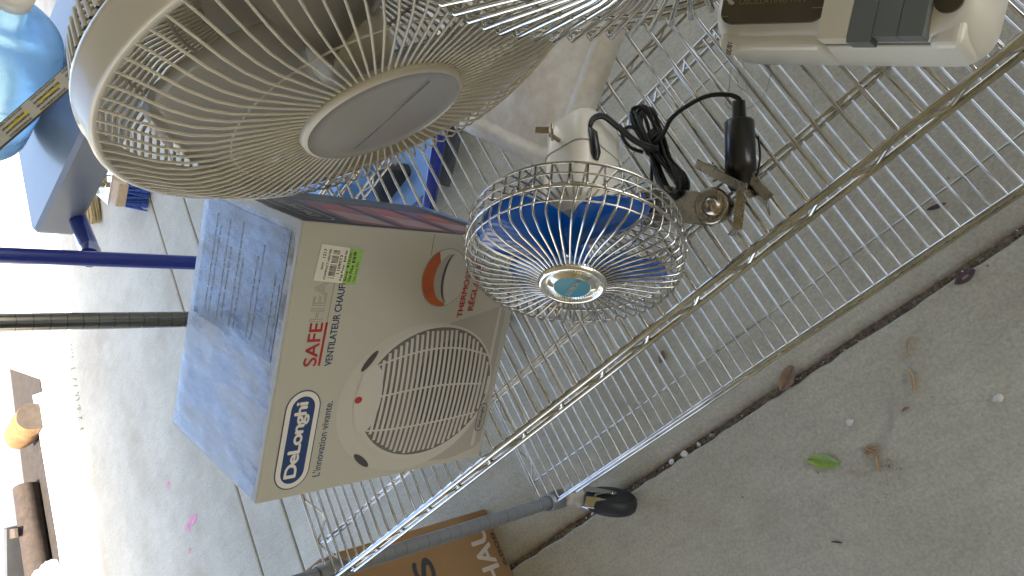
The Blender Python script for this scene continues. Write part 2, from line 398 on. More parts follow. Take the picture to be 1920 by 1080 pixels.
for px, py, mk in ((-14.3, .6, 'greypost'), (-14.3, 22.0, 'post'), (X1+.4, .6, 'post'), (X1+.4, 22.0, 'post')):
    prof = []; r = .56 if mk == 'greypost' else .60; z = -23.4
    while z < 34:
        prof += [(r, z), (r, z+.93), (r-.035, z+.95), (r-.035, z+.99)]; z += 1.0
    # the front left leg of this worn rack leans in a little towards its caster
    LX = Matrix(((1, 0, 2.5/22 if mk == 'greypost' else 0, 0), (0, 1, -.45/22 if mk == 'greypost' else 0, 0), (0, 0, 1, 0), (0, 0, 0, 1)))
    LX[0][2] *= -1; LX[1][2] *= -1
    po = absmb().lathe([(0, -23.4)]+prof+[(r, z), (0, z)], mk, 28, Matrix.Translation((px, py, 0)) @ LX, split=True).build('post', rack)
    fx, fy = (px+3.4, py-.7) if mk == 'greypost' else (px, py)
    for z0 in (0, -H):
        absmb().lathe([(.58, z0-1.35), (.80, z0-1.35), (.86, z0-1.2), (.74, z0+.5), (.60, z0+.55), (.58, z0+.5)], 'greypost' if mk == 'greypost' else 'chrome', 24,
                      Matrix.Translation((px, py, 0)) @ LX).build('collar', po)
    # caster: stem cup, fork, wheel, brake tab; wheel trails forward and to the right
    ang = -.72; dx, dy = math.cos(ang), math.sin(ang)
    X = Matrix.Translation((fx, fy, -28)) @ Matrix.Rotation(ang, 4, 'Z')
    cb = absmb(); cb.lathe([(0, 5.0), (.62, 5.0), (.72, 4.7), (.72, 4.1), (1.15, 4.0), (1.2, 3.7), (1.05, 3.55), (0, 3.5)], 'pgrey', 28, X)
    for sy in (-1, 1):
        pts = [(-.9, 3.75), (2.0, 3.75), (3.5, 2.4), (3.3, 1.9), (2.7, 1.9), (.1, 2.9), (-.9, 3.3)]
        vsq = [X @ Vector((a, sy*.84, b)) for a, b in pts]+[X @ Vector((a, sy*.74, b)) for a, b in pts]; q = len(pts)
        cb.add(vsq, [list(range(q)), [q+i for i in range(q)][::-1]]+[[i, (i+1) % q, q+(i+1) % q, q+i] for i in range(q)], 'chrome')
    cb.box(X @ Vector((0, 0, 3.7)), (1.9, 1.4, .12), 'chrome', rot=Matrix.Rotation(ang, 4, 'Z'))
    cs = cb.build('caster', rack)
    WX = X @ Matrix.Translation((3.0, 0, 2.35)) @ Matrix.Rotation(R(90), 4, 'X')
    absmb().lathe([(0, -.6), (1.6, -.6), (2.05, -.68), (2.28, -.45), (2.35, 0), (2.28, .45), (2.05, .68), (1.6, .6), (0, .6)], 'rubber', 40, WX).build('wheel', cs)
    bl = absmb(); bl.box(X @ Vector((2.9, .3, 4.6)), (1.7, 1.0, .12), 'chrome', .03, Matrix.Rotation(ang, 4, 'Z') @ Matrix.Rotation(R(28), 4, 'Y'))
    bl.tube([X @ Vector((3.0, -.95, 2.35)), X @ Vector((3.0, .95, 2.35))], .22, 'chrome', 10)
    bl.tube([X @ Vector((3.0, .9, 2.35)), X @ Vector((2.6, .85, 4.2)), X @ Vector((2.7, .5, 4.6))], .12, 'chrome', 8); bl.build('brake_lever', cs)

# ------------------------------------------------------------------ printed heater carton
BX, BY, BH, BW, BD = 4.17, .26, 13.4, 12.27, 8.53
ba = math.atan2(.62, .79)
bxr = thing('heater_carton', 'white carton with a printed fan heater, red and blue lettering and glossy lid', 'box', (BX, BY, .15), ba)
mb = MB()
def wavy(a, b, n, amp):
    out = []
    for i in range(n+1):
        t = i/n; out.append(Vector(a).lerp(Vector(b), t)+Vector((0, 0, random.uniform(-amp, amp) if 0 < i < n else 0)))
    return out
mb.box((BW/2, BD/2, BH/2), (BW, BD, BH), 'card', .06)
mb.build('carton_body', bxr)
FX = Matrix(((1, 0, 0, 0), (0, 0, -1, 0), (0, 1, 0, 0), (0, 0, 0, 1)))     # (u, v, lift) -> (u, -lift, v)
def pill(cx, cz, hw, hh, n=14, top=1.):
    pts = []
    for i in range(n+1):
        a = -math.pi/2+math.pi*i/n; pts.append((cx+hw-hh+hh*math.cos(a), cz+hh*math.sin(a)))
    for i in range(n+1):
        a = math.pi/2+math.pi*i/n; pts.append((cx-hw+hh+hh*math.cos(a), cz+hh*math.sin(a)))
    return pts
def flat(mb, pts, lift, k, X=FX): mb.poly([X @ Vector((a, b, lift)) for a, b in pts], k)
lg = MB()
flat(lg, pill(2.72, 11.9, 2.32, .86), .010, 'navytx'); flat(lg, pill(2.72, 11.9, 2.26, .80), .018, 'white')
flat(lg, pill(2.72, 11.9, 2.03, .57), .026, 'navy')
lg.text('DeLonghi', .98, 11.54, 3.5, .74, 'white', FX, bold=.045, lift=.036, sp=.92)
lg.text("L'innovation vivante.", .78, 10.44, 3.6, .40, 'navytx', FX, bold=.008, lift=.012)
lg.build('logo', bxr)
tx = MB()
tx.text('SAFE', 6.12, 11.66, 1.9, .62, 'red', FX, bold=.03, lift=.012)
tx.text('HEAT', 8.08, 11.72, 2.35, .62, 'taupe', FX, outline=.012, lift=.012)
flat(tx, [(6.1, 11.44), (8.05, 11.42), (8.05, 11.54), (6.1, 11.56)], .012, 'red')
flat(tx, [(8.05, 11.46), (9.9, 11.43), (9.9, 11.47), (8.05, 11.5)], .012, 'taupe')
tx.build('heading_lettering', bxr); tx = MB()
tx.text('VENTILATEUR CHAUFFANT', 6.07, 10.88, 4.55, .34, 'navytx', FX, bold=.03, lift=.012)
tx.build('subheading_lettering', bxr); tx = MB()
tx.text('THERMOSTAT', 8.15, 3.66, 3.1, .34, 'red', FX, bold=.06, lift=.012)
tx.build('thermostat_lettering', bxr); tx = MB()
tx.text('RÉGLABLE', 8.5, 2.98, 2.4, .46, 'red', FX, bold=.05, lift=.012)
flat(tx, [(11.2, 6.46), (12.2, 6.5), (12.2, 6.525), (11.2, 6.485)], .012, 'black')
tx.build('thermostat_lettering', bxr)
# thermostat dial picture
dc = (10.15, 5.3); dr = 1.42; dl = MB()
circ = lambda cx, cz, rx, rz, n=48, a0=0, a1=2*math.pi: [(cx+rx*math.cos(a0+(a1-a0)*i/n), cz+rz*math.sin(a0+(a1-a0)*i/n)) for i in range(n+(0 if a1-a0 > 6.28 else 1))]
flat(dl, circ(*dc, dr+.02, dr+.02), .010, 'black'); flat(dl, circ(*dc, dr, dr), .016, 'pgrey')
flat(dl, circ(*dc, dr-.01, dr-.01, 30, R(28), R(192)), .024, 'orange')
arc = circ(dc[0], dc[1]-.35, 1.25, 1.05, 24, R(20), R(170)); arc2 = circ(dc[0]+.05, dc[1]-.5, 1.2, .62, 24, R(170), R(20)) if False else circ(dc[0], dc[1]-.42, 1.25, .62, 24, R(20), R(170))[::-1]
flat(dl, arc+arc2, .032, 'pgrey2')
flat(dl, circ(dc[0], dc[1]-.42, 1.25, .66, 24, R(20), R(170))+circ(dc[0], dc[1]-.46, 1.25, .54, 24, R(20), R(170))[::-1], .04, 'pdark')
dl.build('dial_picture', bxr)
# heater picture
hp = MB()
flat(hp, [(.25, 2.4), (.62, .6), (.95, .25), (8.35, .5), (8.75, .85), (7.85, 4.3), (5, 6), (.6, 6)], .008, 'pgrey2')
flat(hp, circ(4.05, 5.35, 3.82, 4.8, 64), .014, 'pgrey')
flat(hp, [(.75, .95), (8.62, 1.05), (8.7, .86), (.8, .7)], .02, 'pgrey')
for cx, cz, a in ((1.15, 8.25, .9), (6.15, 8.85, -.65)):
    q = []
    for i in range(12):
        t = 2*math.pi*i/12; ex, ey = .62*math.cos(t), .17*math.sin(t); q.append((cx+ex*math.cos(a)-ey*math.sin(a), cz+ex*math.sin(a)+ey*math.cos(a)))
    flat(hp, q, .022, 'pdark')
ec = (4.3, 4.75); ea, eb = 3.35, 4.15
flat(hp, circ(ec[0], ec[1]+.05, ea+.14, eb+.16, 64), .022, 'slat'); flat(hp, circ(*ec, ea, eb, 64), .028, 'pgap')
flat(hp, circ(4.7, 3.7, 2.3, 2.2, 48), .034, 'pdark')
def bowed(z0, u): return z0+.10*((u-ec[0])**2)*.28-.25
for i in range(27):
    z0 = ec[1]-eb+.35+i*.315; q = []; q2 = []; ok = []
    for j in range(41):
        u = ec[0]-ea+2*ea*j/40; zz = bowed(z0, u)
        if ((u-ec[0])/ea)**2+((zz-ec[1])/eb)**2 < .985: ok.append((u, zz))
    if len(ok) > 2:
        wdt = .085
        flat(hp, [(a, b-wdt) for a, b in ok]+[(a, b+wdt) for a, b in ok][::-1], .040, 'slat')
for kx in (-1.9, .1, 2.1):
    q = [(ec[0]+kx*(1-.13*((z-ec[1])/eb)**2*2)+.18*math.sin((z-1)*.5), z) for z in [ec[1]-eb*.86+eb*1.72*j/20 for j in range(21)]]
    flat(hp, [(a-.045, b) for a, b in q]+[(a+.045, b) for a, b in q][::-1], .046, 'slat')
flat(hp, circ(ec[0], ec[1]+eb-.35, 1.7, .75, 30), .050, 'slat')
flat(hp, circ(4.3, 9.1, .17, .2, 20), .058, 'red')
flat(hp, pill(2.42, .62, .82, .34), .030, 'pdark'); flat(hp, pill(2.42, .62, .77, .29), .036, 'pgrey2'); hp.text('DeLonghi', 1.85, .50, 1.15, .27, 'black', FX, bold=.03, lift=.042)
hp.build('heater_picture', bxr)
st = MB(); SX = FX @ Matrix.Translation((9.86, 12.5, 0)) @ Matrix.Rotation(R(-4), 4, 'Z')
flat(st, [(0, 0), (1.55, 0), (1.55, -2.1), (0, -2.1)], .03, 'stick', SX); flat(st, [(0, -1.4), (1.55, -1.4), (1.55, -2.1), (0, -2.1)], .036, 'green', SX)
for i in range(26):
    if random.random() < .8: u = .18+i*.047; flat(st, [(u, -.62), (u+random.choice((.014, .022, .032)), -.62), (u+.02, -.95), (u, -.95)], .04, 'black', SX)
st.text('1217', 1.0, -.3, .38, .13, 'black', SX, bold=.02, lift=.04); st.text('08/09', .5, -.3, .3, .1, 'black', SX, lift=.04)
st.text('COMPACT HEATER', .1, -.52, 1.3, .1, 'black', SX, bold=.01, lift=.04); st.text('1109073', .4, -1.12, .8, .12, 'black', SX, bold=.02, lift=.04)
st.text('Reg Price  $29.99', .12, -1.34, 1.3, .13, 'black', SX, bold=.02, lift=.044); st.text('Save  $10.00', .12, -1.56, 1.25, .12, 'black', SX, bold=.01, lift=.044)
st.text('Our Price  $18.99', .12, -1.80, 1.3, .17, 'black', SX, bold=.03, lift=.044); st.text('You Save 35%', .12, -2.0, .9, .11, 'black', SX, lift=.044)
st.build('price_sticker', bxr)
# lid print: pale half and dark panel of tiny text, with a slightly crinkled film
ld = MB(); nx, nyy = 26, 18; vs = []
for i in range(nx+1):
    for j in range(nyy+1):
        x = .12+(BW-.24)*i/nx; y = .05+(BD-.1)*j/nyy; e = 0 if i in (0, nx) or j in (0, nyy) else 1
        vs.append((x, y, BH+.012+e*(.012+random.uniform(0, .022))))
ld.add(vs, [[i*(nyy+1)+j, (i+1)*(nyy+1)+j, (i+1)*(nyy+1)+j+1, i*(nyy+1)+j+1] for i in range(nx) for j in range(nyy)], 'lidlight', True)
vs = []
for i in range(17):
    for j in range(15):
        x = 6.1+5.6*i/16; y = .62+7.3*j/14; vs.append((x, y, BH+.05+random.uniform(0, .012)))
ld.add(vs, [[i*15+j, (i+1)*15+j, (i+1)*15+j+1, i*15+j+1] for i in range(16) for j in range(14)], 'liddark', True)
ld.box((BW/2, .2, BH+.008), (BW-.1, .36, .03), 'card'); ld.box((BW-.2, BD/2, BH+.009), (.36, BD-.1, .034), 'card')
TX = Matrix.Translation((0, 0, BH))
for i, (yy, tt, wq) in enumerate([(7.3, 'Automatic thermostat with anti frost setting', 4.6), (6.9, 'Summer ventilation with cool air only', 4.1), (6.1, 'Thermostat automatique et position hors gel', 4.6), (5.7, 'Ventilation estivale air froid', 3.4), (4.9, 'Safety thermal cut off device stops overheating', 4.7), (4.5, 'Carry handle and power light', 3.2), (3.3, 'Dispositif thermique de securite', 3.6), (2.9, 'Poignee de transport et temoin lumineux', 4.2), (1.7, 'Compact and quiet fan heater', 3.3), (1.3, 'Deux puissances de chauffe', 2.9)]):
    ld.text(tt, 6.5, yy-.5, wq, .13, 'pgrey', TX, bold=.006, lift=.072)
ld.build('lid_print', bxr)
sd_ = MB(); SXX = Matrix(((0, 0, 1, BW), (1, 0, 0, 0), (0, 1, 0, 0), (0, 0, 0, 1)))
sd_.box((BW+.012, BD/2, BH/2), (.012, BD-.16, BH-.16), 'side', 0)
flat(sd_, pill(2.75, 12.0, 2.2, .75), .03, 'pgrey2', SXX); flat(sd_, pill(2.75, 12.0, 2.12, .67), .036, 'side', SXX)
sd_.text('DeLonghi', 1.2, 11.65, 3.2, .7, 'pgrey2', SXX, bold=.03, lift=.042)
for k, (z0, h) in enumerate(((8.2, 2.6), (5.1, 2.7), (2.1, 2.6))):
    flat(sd_, [(.35, z0), (5.6, z0), (5.6, z0+h), (.35, z0+h)], .03, 'pink', SXX)
    flat(sd_, [(.5, z0+.3), (2.6, z0+.25), (3.6, z0+h*.75), (1.2, z0+h*.85)], .036, 'pinkl', SXX)
    flat(sd_, [(3.0, z0+.3), (4.6, z0+.4), (4.9, z0+h*.5), (3.9, z0+h*.7)], .036, 'sidered', SXX)
for i in range(22):
    sd_.text('puissance 2000 W securite thermique ventilation', 5.9, 11.6-i*.5, random.uniform(1.3, 2.2), .14, 'pgrey2', SXX, lift=.034)
flat(sd_, [(0.1, .1), (8.4, .1), (8.4, 1.0), (.1, 1.0)], .032, 'tarp', SXX)
sd_.build('side_print', bxr)

# ------------------------------------------------------------------ fans: shared helpers
def radial(mb, X, prof, n, r, k, a0=0., seg=6, twist=0.):
    for i in range(n):
        a = a0+2*math.pi*i/n
        pts = []
        L = len(prof)
        for j, (rr, t) in enumerate(prof):
            aa = a+twist*j/(L-1); pts.append(X @ Vector((rr*math.cos(aa), rr*math.sin(aa), t)))
        mb.tube(pts, r, k, seg, cap=False)
def ring(mb, X, R_, t, r, k, n=72, seg=8):
    mb.tube([X @ Vector((R_*math.cos(2*math.pi*i/n), R_*math.sin(2*math.pi*i/n), t)) for i in range(n)], r, k, seg, closed=True)
def blade(mb, X, k, a, r0, r1, width, pitch, th=.07, skew=.35):
    nu, nv = 10, 12; vs = []
    for s_ in (0, 1):
        for i in range(nu+1):
            u = i/nu; r = r0+(r1-r0)*u
            half = width*(.34+.66*math.sin(min(1, u*1.25+.08)*math.pi/2))*(1 if u < .8 else math.sqrt(max(.02, 1-((u-.8)/.2)**2*.75)))
            for j in range(nv+1):
                v = j/nv*2-1; ang = a+(half*v)/max(r, 1.2)*.9+skew*u
                vs.append(X @ Vector((r*math.cos(ang), r*math.sin(ang), pitch*v*(1-.35*u)+.25*(1-v*v)*.6+th*s_)))
    N = (nu+1)*(nv+1); fs = []
    for i in range(nu):
        for j in range(nv):
            q = [i*(nv+1)+j, (i+1)*(nv+1)+j, (i+1)*(nv+1)+j+1, i*(nv+1)+j+1]; fs.append(q[::-1]); fs.append([N+z for z in q])
    for j in range(nv):
        for i in (0, nu):
            a_ = i*(nv+1)+j; fs.append([a_, a_+1, N+a_+1, N+a_])
    for i in range(nu):
        for j in (0, nv):
            a_ = i*(nv+1)+j; b_ = (i+1)*(nv+1)+j; fs.append([a_, b_, N+b_, N+a_])
    mb.add(vs, fs, k, True)

# ------------------------------------------------------------------ large beige table fan
fb = Vector((20.1, 16.9, .15))
big = thing('beige_table_fan', 'large yellowed beige plastic fan with oval grey badge and grimy base plate', 'fan', fb)
def loc(o): return MB(Matrix.Translation(-Vector(o)))
n1 = nrm(-.225, -.228); BC = (20.49, 9.68, 14.32); BXF = axis_frame(BC, n1); RR = 8.8
# base: square plate turned 28 degrees, raised rim
bz = R(28)
bs = loc(fb); Q = Matrix.Translation((20.1, 16.9, .15)) @ Matrix.Rotation(bz, 4, 'Z')
def rr_poly(hx, hy, r, n=6):
    pts = []
    for cx, cy, a0 in ((hx-r, hy-r, 0), (-hx+r, hy-r, 90), (-hx+r, -hy+r, 180), (hx-r, -hy+r, 270)):
        for i in range(n+1):
            a = R(a0+90*i/n); pts.append((cx+r*math.cos(a), cy+r*math.sin(a)))
    return pts
def loft(mb, secs, k, X, capb=True, capt=True, smooth=True):
    n = len(secs[0][0]); vs = []; fs = []
    for pts, z in secs: vs += [X @ Vector((a, b, z)) for a, b in pts]
    for i in range(len(secs)-1):
        for j in range(n): fs.append([i*n+j, i*n+(j+1) % n, (i+1)*n+(j+1) % n, (i+1)*n+j])
    mb.add(vs, fs, k, smooth)
    if capb: mb.add(vs[:n], [list(range(n))[::-1]], k)
    if capt: mb.add(vs[-n:], [list(range(n))], k)
loft(bs, [(rr_poly(6.0, 6.2, 1.2), 0), (rr_poly(6.05, 6.25, 1.2), .35), (rr_poly(5.9, 6.1, 1.15), .75), (rr_poly(5.5, 5.7, 1.0), .98), (rr_poly(5.2, 5.4, .9), 1.0), (rr_poly(5.08, 5.28, .85), .86), (rr_poly(4.9, 5.1, .8), .84)], 'grime', Q, capt=False)
loft(bs, [(rr_poly(4.9, 5.1, .8), .84), (rr_poly(4.2, 4.4, .8), .95), (rr_poly(1.9, 1.9, 1.2), 1.35)], 'grime', Q, capb=False)
bs.build('base_plate', big)
nk = loc(fb); hd = Vector(BC)-n1*6.0
nk.tube([(18.4, 20.6, 1.0), (18.9, 21, 5), (20.4, 18.6, 9), tuple(hd+Vector((0, .3, -1.0)))], [1.7, 1.25, 1.15, 1.3], 'grime', 20)
nk.build('neck', big)
mo = loc(fb)
mo.lathe([(0, -8.6), (1.6, -8.5), (2.7, -7.8), (3.1, -6.6), (3.1, -3.9), (2.9, -3.6), (0, -3.6)], 'brown', 40, BXF)
mo.tube([BXF @ Vector((0, 3.0, -6.2)), BXF @ Vector((0, 3.9, -6.2))], .35, 'cream', 12)
mo.build('motor_housing', big)
rg = loc(fb)
radial(rg, BXF, [(RR-.1, -.5), (RR-.35, -1.6), (RR*.72, -2.9), (3.4, -3.4)], 130, .075, 'beigewire', seg=5, twist=.12)
ring(rg, BXF, 5.2, -3.05, .07, 'beigewire'); ring(rg, BXF, 3.4, -3.4, .16, 'beigewire'); ring(rg, BXF, 7.4, -2.35, .07, 'beigewire')
rg.lathe([(2.2, -3.55), (4.1, -3.42), (4.15, -3.3), (4.0, -3.22), (2.2, -3.3)], 'beigewire', 60, BXF)
rg.build('rear_grille', big)
bd = loc(fb)
bd.lathe([(RR-.32, -.35), (RR-.05, -.35), (RR+.08, -.25), (RR+.1, -.05), (RR+.02, 0), (RR, .85), (RR-.08, .93), (RR-.3, .93), (RR-.3, -.35)], 'band', 120, BXF)
bd.build('grille_band', big)
fg = loc(fb); fp = [(RR-.2, .88), (RR-.6, 1.1), (7.2, 1.75), (6.5, 2.05), (5.7, 2.2), (4.2, 2.22), (3.35, 2.2), (2.9, 2.2)]
radial(fg, BXF, fp, 88, .043, 'beigewire', seg=6)
ring(fg, BXF, 5.1, 2.06, .032, 'beigewire')
fg.build('front_grille', big)
BDX = BXF @ Matrix.Translation((0, -.11, 0))
bg = loc(fb); bg.lathe([(2.93, 2.05), (2.97, 2.25), (2.92, 2.4), (2.8, 2.45)], 'beigewire', 64, BDX); 
bg.lathe([(2.8, 2.45), (2.72, 2.38), (2.3, 2.42), (0, 2.48)], 'badge', 64, BDX)
bg.box(BDX @ Vector((.1, -.15, 2.48)), (4.4, .03, .03), 'badge2', 0, BDX.to_3x3().to_4x4())
for i in range(0): bg.box(BDX @ Vector((.3+i*.17, 0, 2.600)), (.025, 3.4-i*.22, .03), 'badge', 0, BDX.to_3x3().to_4x4())
bg.text('OSCILLATING', .6, -.08, 1.15, .13, 'badge2', BDX, lift=2.505)
bg.build('badge', big)
hb = loc(fb); hb.lathe([(0, .75), (.9, .7), (1.35, .45), (1.5, 0), (1.5, -1.3), (0, -1.3)], 'cream', 36, BXF)
hb.build('blade_hub', big)
for k in range(3):
    b_ = loc(fb); blade(b_, BXF @ Matrix.Translation((0, 0, -.5)), 'blade', R(20+120*k), 1.2, 7.9, 3.7, .95); b_.build('blade', big)
cb_ = loc(fb); cb_.tube([(19.0, 21.5, .6), (16, 24, .2), (12.5, 25.0, -4)], .1, 'cord', 8); cb_.build('cord', big)

# ------------------------------------------------------------------ small clip fan with blue blades
SC = (19.21, 2.48, 5.92); n2 = nrm(-.30, .45); SXF = axis_frame(SC, n2); SR = 4.3
sb = Vector((21.5, 4.5, .1))
sm = thing('clip_fan', 'small chrome wire clip fan with blue blades and ivory motor housing', 'fan', sb)
g = loc(sb)
radial(g, SXF, [(SR+.0, -.05), (SR, .4), (SR-.06, .72), (SR-.3, .93), (3.3, 1.1), (2.5, 1.14), (1.8, 1.2), (1.2, 1.38)], 54, .050, 'cage', seg=6, twist=.10)
ring(g, SXF, SR+.04, 0, .075, 'cage'); ring(g, SXF, SR-.02, .62, .035, 'cage')
g.build('front_cage', sm)
g = loc(sb)
radial(g, SXF, [(SR, .03), (SR+.13, .0), (SR+.13, -.22), (SR-.02, -.27), (SR-.02, -1.1), (SR-.3, -1.32), (2.2, -1.7), (1.2, -1.75)], 42, .048, 'cage', seg=6)
ring(g, SXF, SR, -1.08, .055, 'cage'); ring(g, SXF, SR, -.6, .04, 'cage'); ring(g, SXF, 2.7, -1.5, .04, 'cage')
g.build('rear_cage', sm)
HBX = SXF @ Matrix.Translation((0, 0, .26))
g = loc(sb); g.lathe([(1.3, .85), (1.36, 1.15), (1.26, 1.28), (1.16, 1.26), (1.1, 1.16), (.98, 1.16), (.95, 1.24), (.74, 1.26), (.72, 1.3)], 'chrome2', 56, HBX)
for i in range(60):
    a = 2*math.pi*i/60; g.tube([HBX @ Vector((r*math.cos(a), r*math.sin(a), 1.2+.03)) for r in (.98, 1.14)], .012, 'chrome2', 4)
g.lathe([(.72, 1.3), (0, 1.33)], 'teal', 40, HBX); g.text('MOBILITY', -.52, -.1, 1.04, .22, 'slat', HBX @ Matrix.Rotation(R(-155), 4, 'Z'), bold=.02, lift=1.345)
g.build('badge', sm)
for k, a in enumerate((12, 102, 192, 282)):
    b_ = loc(sb); blade(b_, SXF @ Matrix.Translation((0, 0, -.35)), 'blue', R(a), .45, 4.0, 1.72, .5, .05, .15); b_.build('blade', sm)
g = loc(sb); g.lathe([(0, .1), (.5, .08), (.62, -.1), (.62, -.9), (0, -.9)], 'blue', 30, SXF); g.build('blade_hub', sm)
g = loc(sb)   # housing: rounded box running back along the axis
def hsec(hw, hh, r, t, dx=0): return [(a+dx, b) for a, b in rr_poly(hw, hh, r, 5)], t
HO = SXF @ Matrix.Translation((.25, .05, 0))
loft(g, [hsec(1.2, 1.2, 1.0, -1.2), hsec(1.38, 1.42, 1.0, -1.8), hsec(1.38, 1.42, .9, -2.6), hsec(1.32, 1.36, .8, -5.0), hsec(1.3, 1.34, .7, -6.1), hsec(1.22, 1.24, .7, -6.5), hsec(.95, 1.0, .7, -6.7)], 'ivory', HO)
loft(g, [hsec(1.335, 1.375, .8, -4.55), hsec(1.35, 1.39, .8, -4.55), hsec(1.35, 1.39, .8, -4.62), hsec(1.335, 1.375, .8, -4.62)], 'taupe', HO, False, False, False)
g.build('motor_housing', sm)
g = loc(sb); a0 = SXF @ Vector((.1, 1.2, -5.1)); g.tube([a0, SXF @ Vector((.1, 1.95, -5.0))], .1, 'brass', 10)
g.box(SXF @ Vector((.35, 2.1, -4.9)), (.75, .10, .34), 'brass', .03, SXF.to_3x3().to_4x4() @ Matrix.Rotation(R(50), 4, 'Z'))
g.box(SXF @ Vector((-.2, 2.15, -5.3)), (.62, .10, .34), 'brass', .03, SXF.to_3x3().to_4x4() @ Matrix.Rotation(R(-40), 4, 'Z'))
g.build('wing_screw', sm)
# bracket arm and spring clamp
g = loc(sb)
arm = [(20.3, 5.1), (21.7, 4.75), (22.6, 3.7), (23.3, 2.95), (23.95, 2.5), (24.0, 1.8), (23.4, 1.4), (22.7, 1.7), (21.6, 2.8), (20.2, 3.5)]
g.prism(arm, .09, 'steel', z=1.08); g.prism(arm, .09, 'steel', z=.55)
g.prism([(21.7, 4.8), (22.65, 3.75), (22.55, 3.65), (21.6, 4.7)], .6, 'steel', z=.56); g.prism([(21.55, 2.75), (22.65, 1.65), (22.75, 1.75), (21.65, 2.85)], .6, 'steel', z=.56)
g.tube([(20.9, 4.2, 1.1), (20.5, 4.7, 1.9), (20.3, 5.0, 2.8)], .42, 'steel', 14)
g.build('bracket_arm', sm)
g = loc(sb); PX = Matrix.Translation((23.35, 2.15, 1.1))
g.lathe([(.75, 0), (.78, .12), (.66, .2), (.56, .1), (.4, .1), (.38, .26), (.2, .36), (0, .38)], 'brass', 36, PX)
g.lathe([(.5, -1.0), (.55, -.9), (.55, -.2), (.7, 0)], 'chrome', 24, PX)
g.build('pivot_bolt', sm)
g = loc(sb)
def jaw(mb, k, cx, cy, cz, yaw, tilt, L=2.7, Wd=.95):
    Xj = Matrix.Translation((cx, cy, cz)) @ Matrix.Rotation(yaw, 4, 'Z') @ Matrix.Rotation(tilt, 4, 'X')
    mb.box(Xj @ Vector((0, 0, 0)), (L, .08, Wd), k, .03, Xj.to_3x3().to_4x4())
    mb.box(Xj @ Vector((0, .17, Wd/2)), (L, .4, .07), k, .03, Xj.to_3x3().to_4x4())
    mb.box(Xj @ Vector((L/2+.12, -.1, 0)), (.3, .07, Wd), k, .03, Xj.to_3x3().to_4x4() @ Matrix.Rotation(R(-35), 4, 'Z'))
jaw(g, 'steel', 24.45, 2.75, 1.05, R(-66), R(16), 2.5, 1.05); jaw(g, 'steel', 24.1, 1.5, .8, R(-132), R(-12), 1.9, 1.0); jaw(g, 'steel', 24.9, 1.75, .5, R(-82), R(-22), 1.8, .9)
g.tube([(24.1+.24*math.cos(t*.7)*1, 2.6+t*.035, .85+.24*math.sin(t*.7)) for t in range(36)], .035, 'chrome', 6)
g.build('clamp', sm)
# cord: lead from the housing, bundled coil, lighter plug
g = loc(sb); jk2 = SXF @ Vector((1.45, 1.0, -5.2))
g.tube([jk2, SXF @ Vector((1.62, .95, -4.9)), SXF @ Vector((1.66, .8, -3.9)), SXF @ Vector((1.62, .75, -3.6))], [.11, .17, .2, .12], 'blackp', 12); g.build('jack', sm)
g = loc(sb)
lead = spline([tuple(jk2), tuple(SXF @ Vector((1.6, 1.0, -5.6))), tuple(SXF @ Vector((1.9, .7, -5.8))), tuple(SXF @ Vector((2.1, 0, -5.6))), (22.7, 6.0, 2.6), (22.9, 5.6, 1.8), (22.8, 5.8, 1.3), (22.9, 6.4, 1.0)], 8)
g.tube(lead, .085, 'cord', 8); g.tube([q+Vector((.07, .1, 0)) for q in lead], .085, 'cord', 8)
def coil(z, o, sc_=1.):
    base = [(22.9, 8.1), (23.5, 7.7), (23.15, 6.5), (22.7, 5.4), (22.85, 4.5), (22.75, 3.75), (22.2, 3.5), (21.75, 3.9), (21.8, 4.9), (22.3, 6.1), (22.5, 7.3)]
    cx, cy = 22.7, 6.3
    return [(cx+(a-cx)*sc_+o, cy+(b-cy)*(1-.04*abs(o)*8), z+.25*math.sin(i*1.3+o*9)) for i, (a, b) in enumerate(base)]
for z, o, s_ in ((.55, 0, 1), (.8, .12, .82), (1.0, -.1, .66), (1.15, .05, .95), (1.3, .16, .7), (1.42, -.06, .5), (.7, -.16, 1.12)):
    c_ = spline(coil(z, o, s_), 6, True); g.tube(c_, .082, 'cord', 8, closed=True)
for k in range(3): ring(g, Matrix.Translation((22.75, 6.25+k*.14, .95)) @ Matrix.Rotation(R(90), 4, 'X') @ Matrix.Rotation(R(20), 4, 'Y'), .52, 0, .085, 'cord', 24)
g.tube(spline([(22.2, 6.2, 1.3), (21.9, 6.8, 1.5), (22.0, 7.5, 1.6), (22.5, 7.4, 1.6), (22.7, 6.7, 1.5), (22.5, 6.2, 1.4)], 8), .085, 'cord', 8)
g.tube(spline([(22.8, 6.1, 1.4), (23.4, 6.0, 1.5), (24.2, 6.3, 1.5), (25.1, 6.25, 1.35), (25.9, 6.0, 1.2), (26.5, 5.5, 1.0), (26.7, 5.1, .85), (26.55, 4.85, .8)], 8), .10, 'cord', 10)
g.tube(spline([(24.1, 1.6, .7), (25.0, 2.0, .4), (25.8, 2.7, .3), (26.3, 3.5, .35)], 8), .05, 'cord', 6)
g.build('cord', sm)
g = loc(sb); pa = Vector((26.6, 5.0, .8)); pb = Vector((24.55, 2.0, .72)); pn = (pb-pa).normalized(); L_ = (pb-pa).length
PXX = Matrix.Translation(pa) @ pn.to_track_quat('Z', 'Y').to_matrix().to_4x4()
g.lathe([(0, -.05), (.26, -.05), (.28, .62), (.5, .68), (.6, .8), (.62, 2.4), (.64, L_-.75), (.55, L_-.7), (.53, L_-.2), (.4, L_), (0, L_)], 'blackp', 32, PXX)
g.box(PXX @ Vector((.25, -.56, 2.35)), (.13, .16, .62), 'brass', .05, PXX.to_3x3().to_4x4())
g.build('lighter_plug', sm)

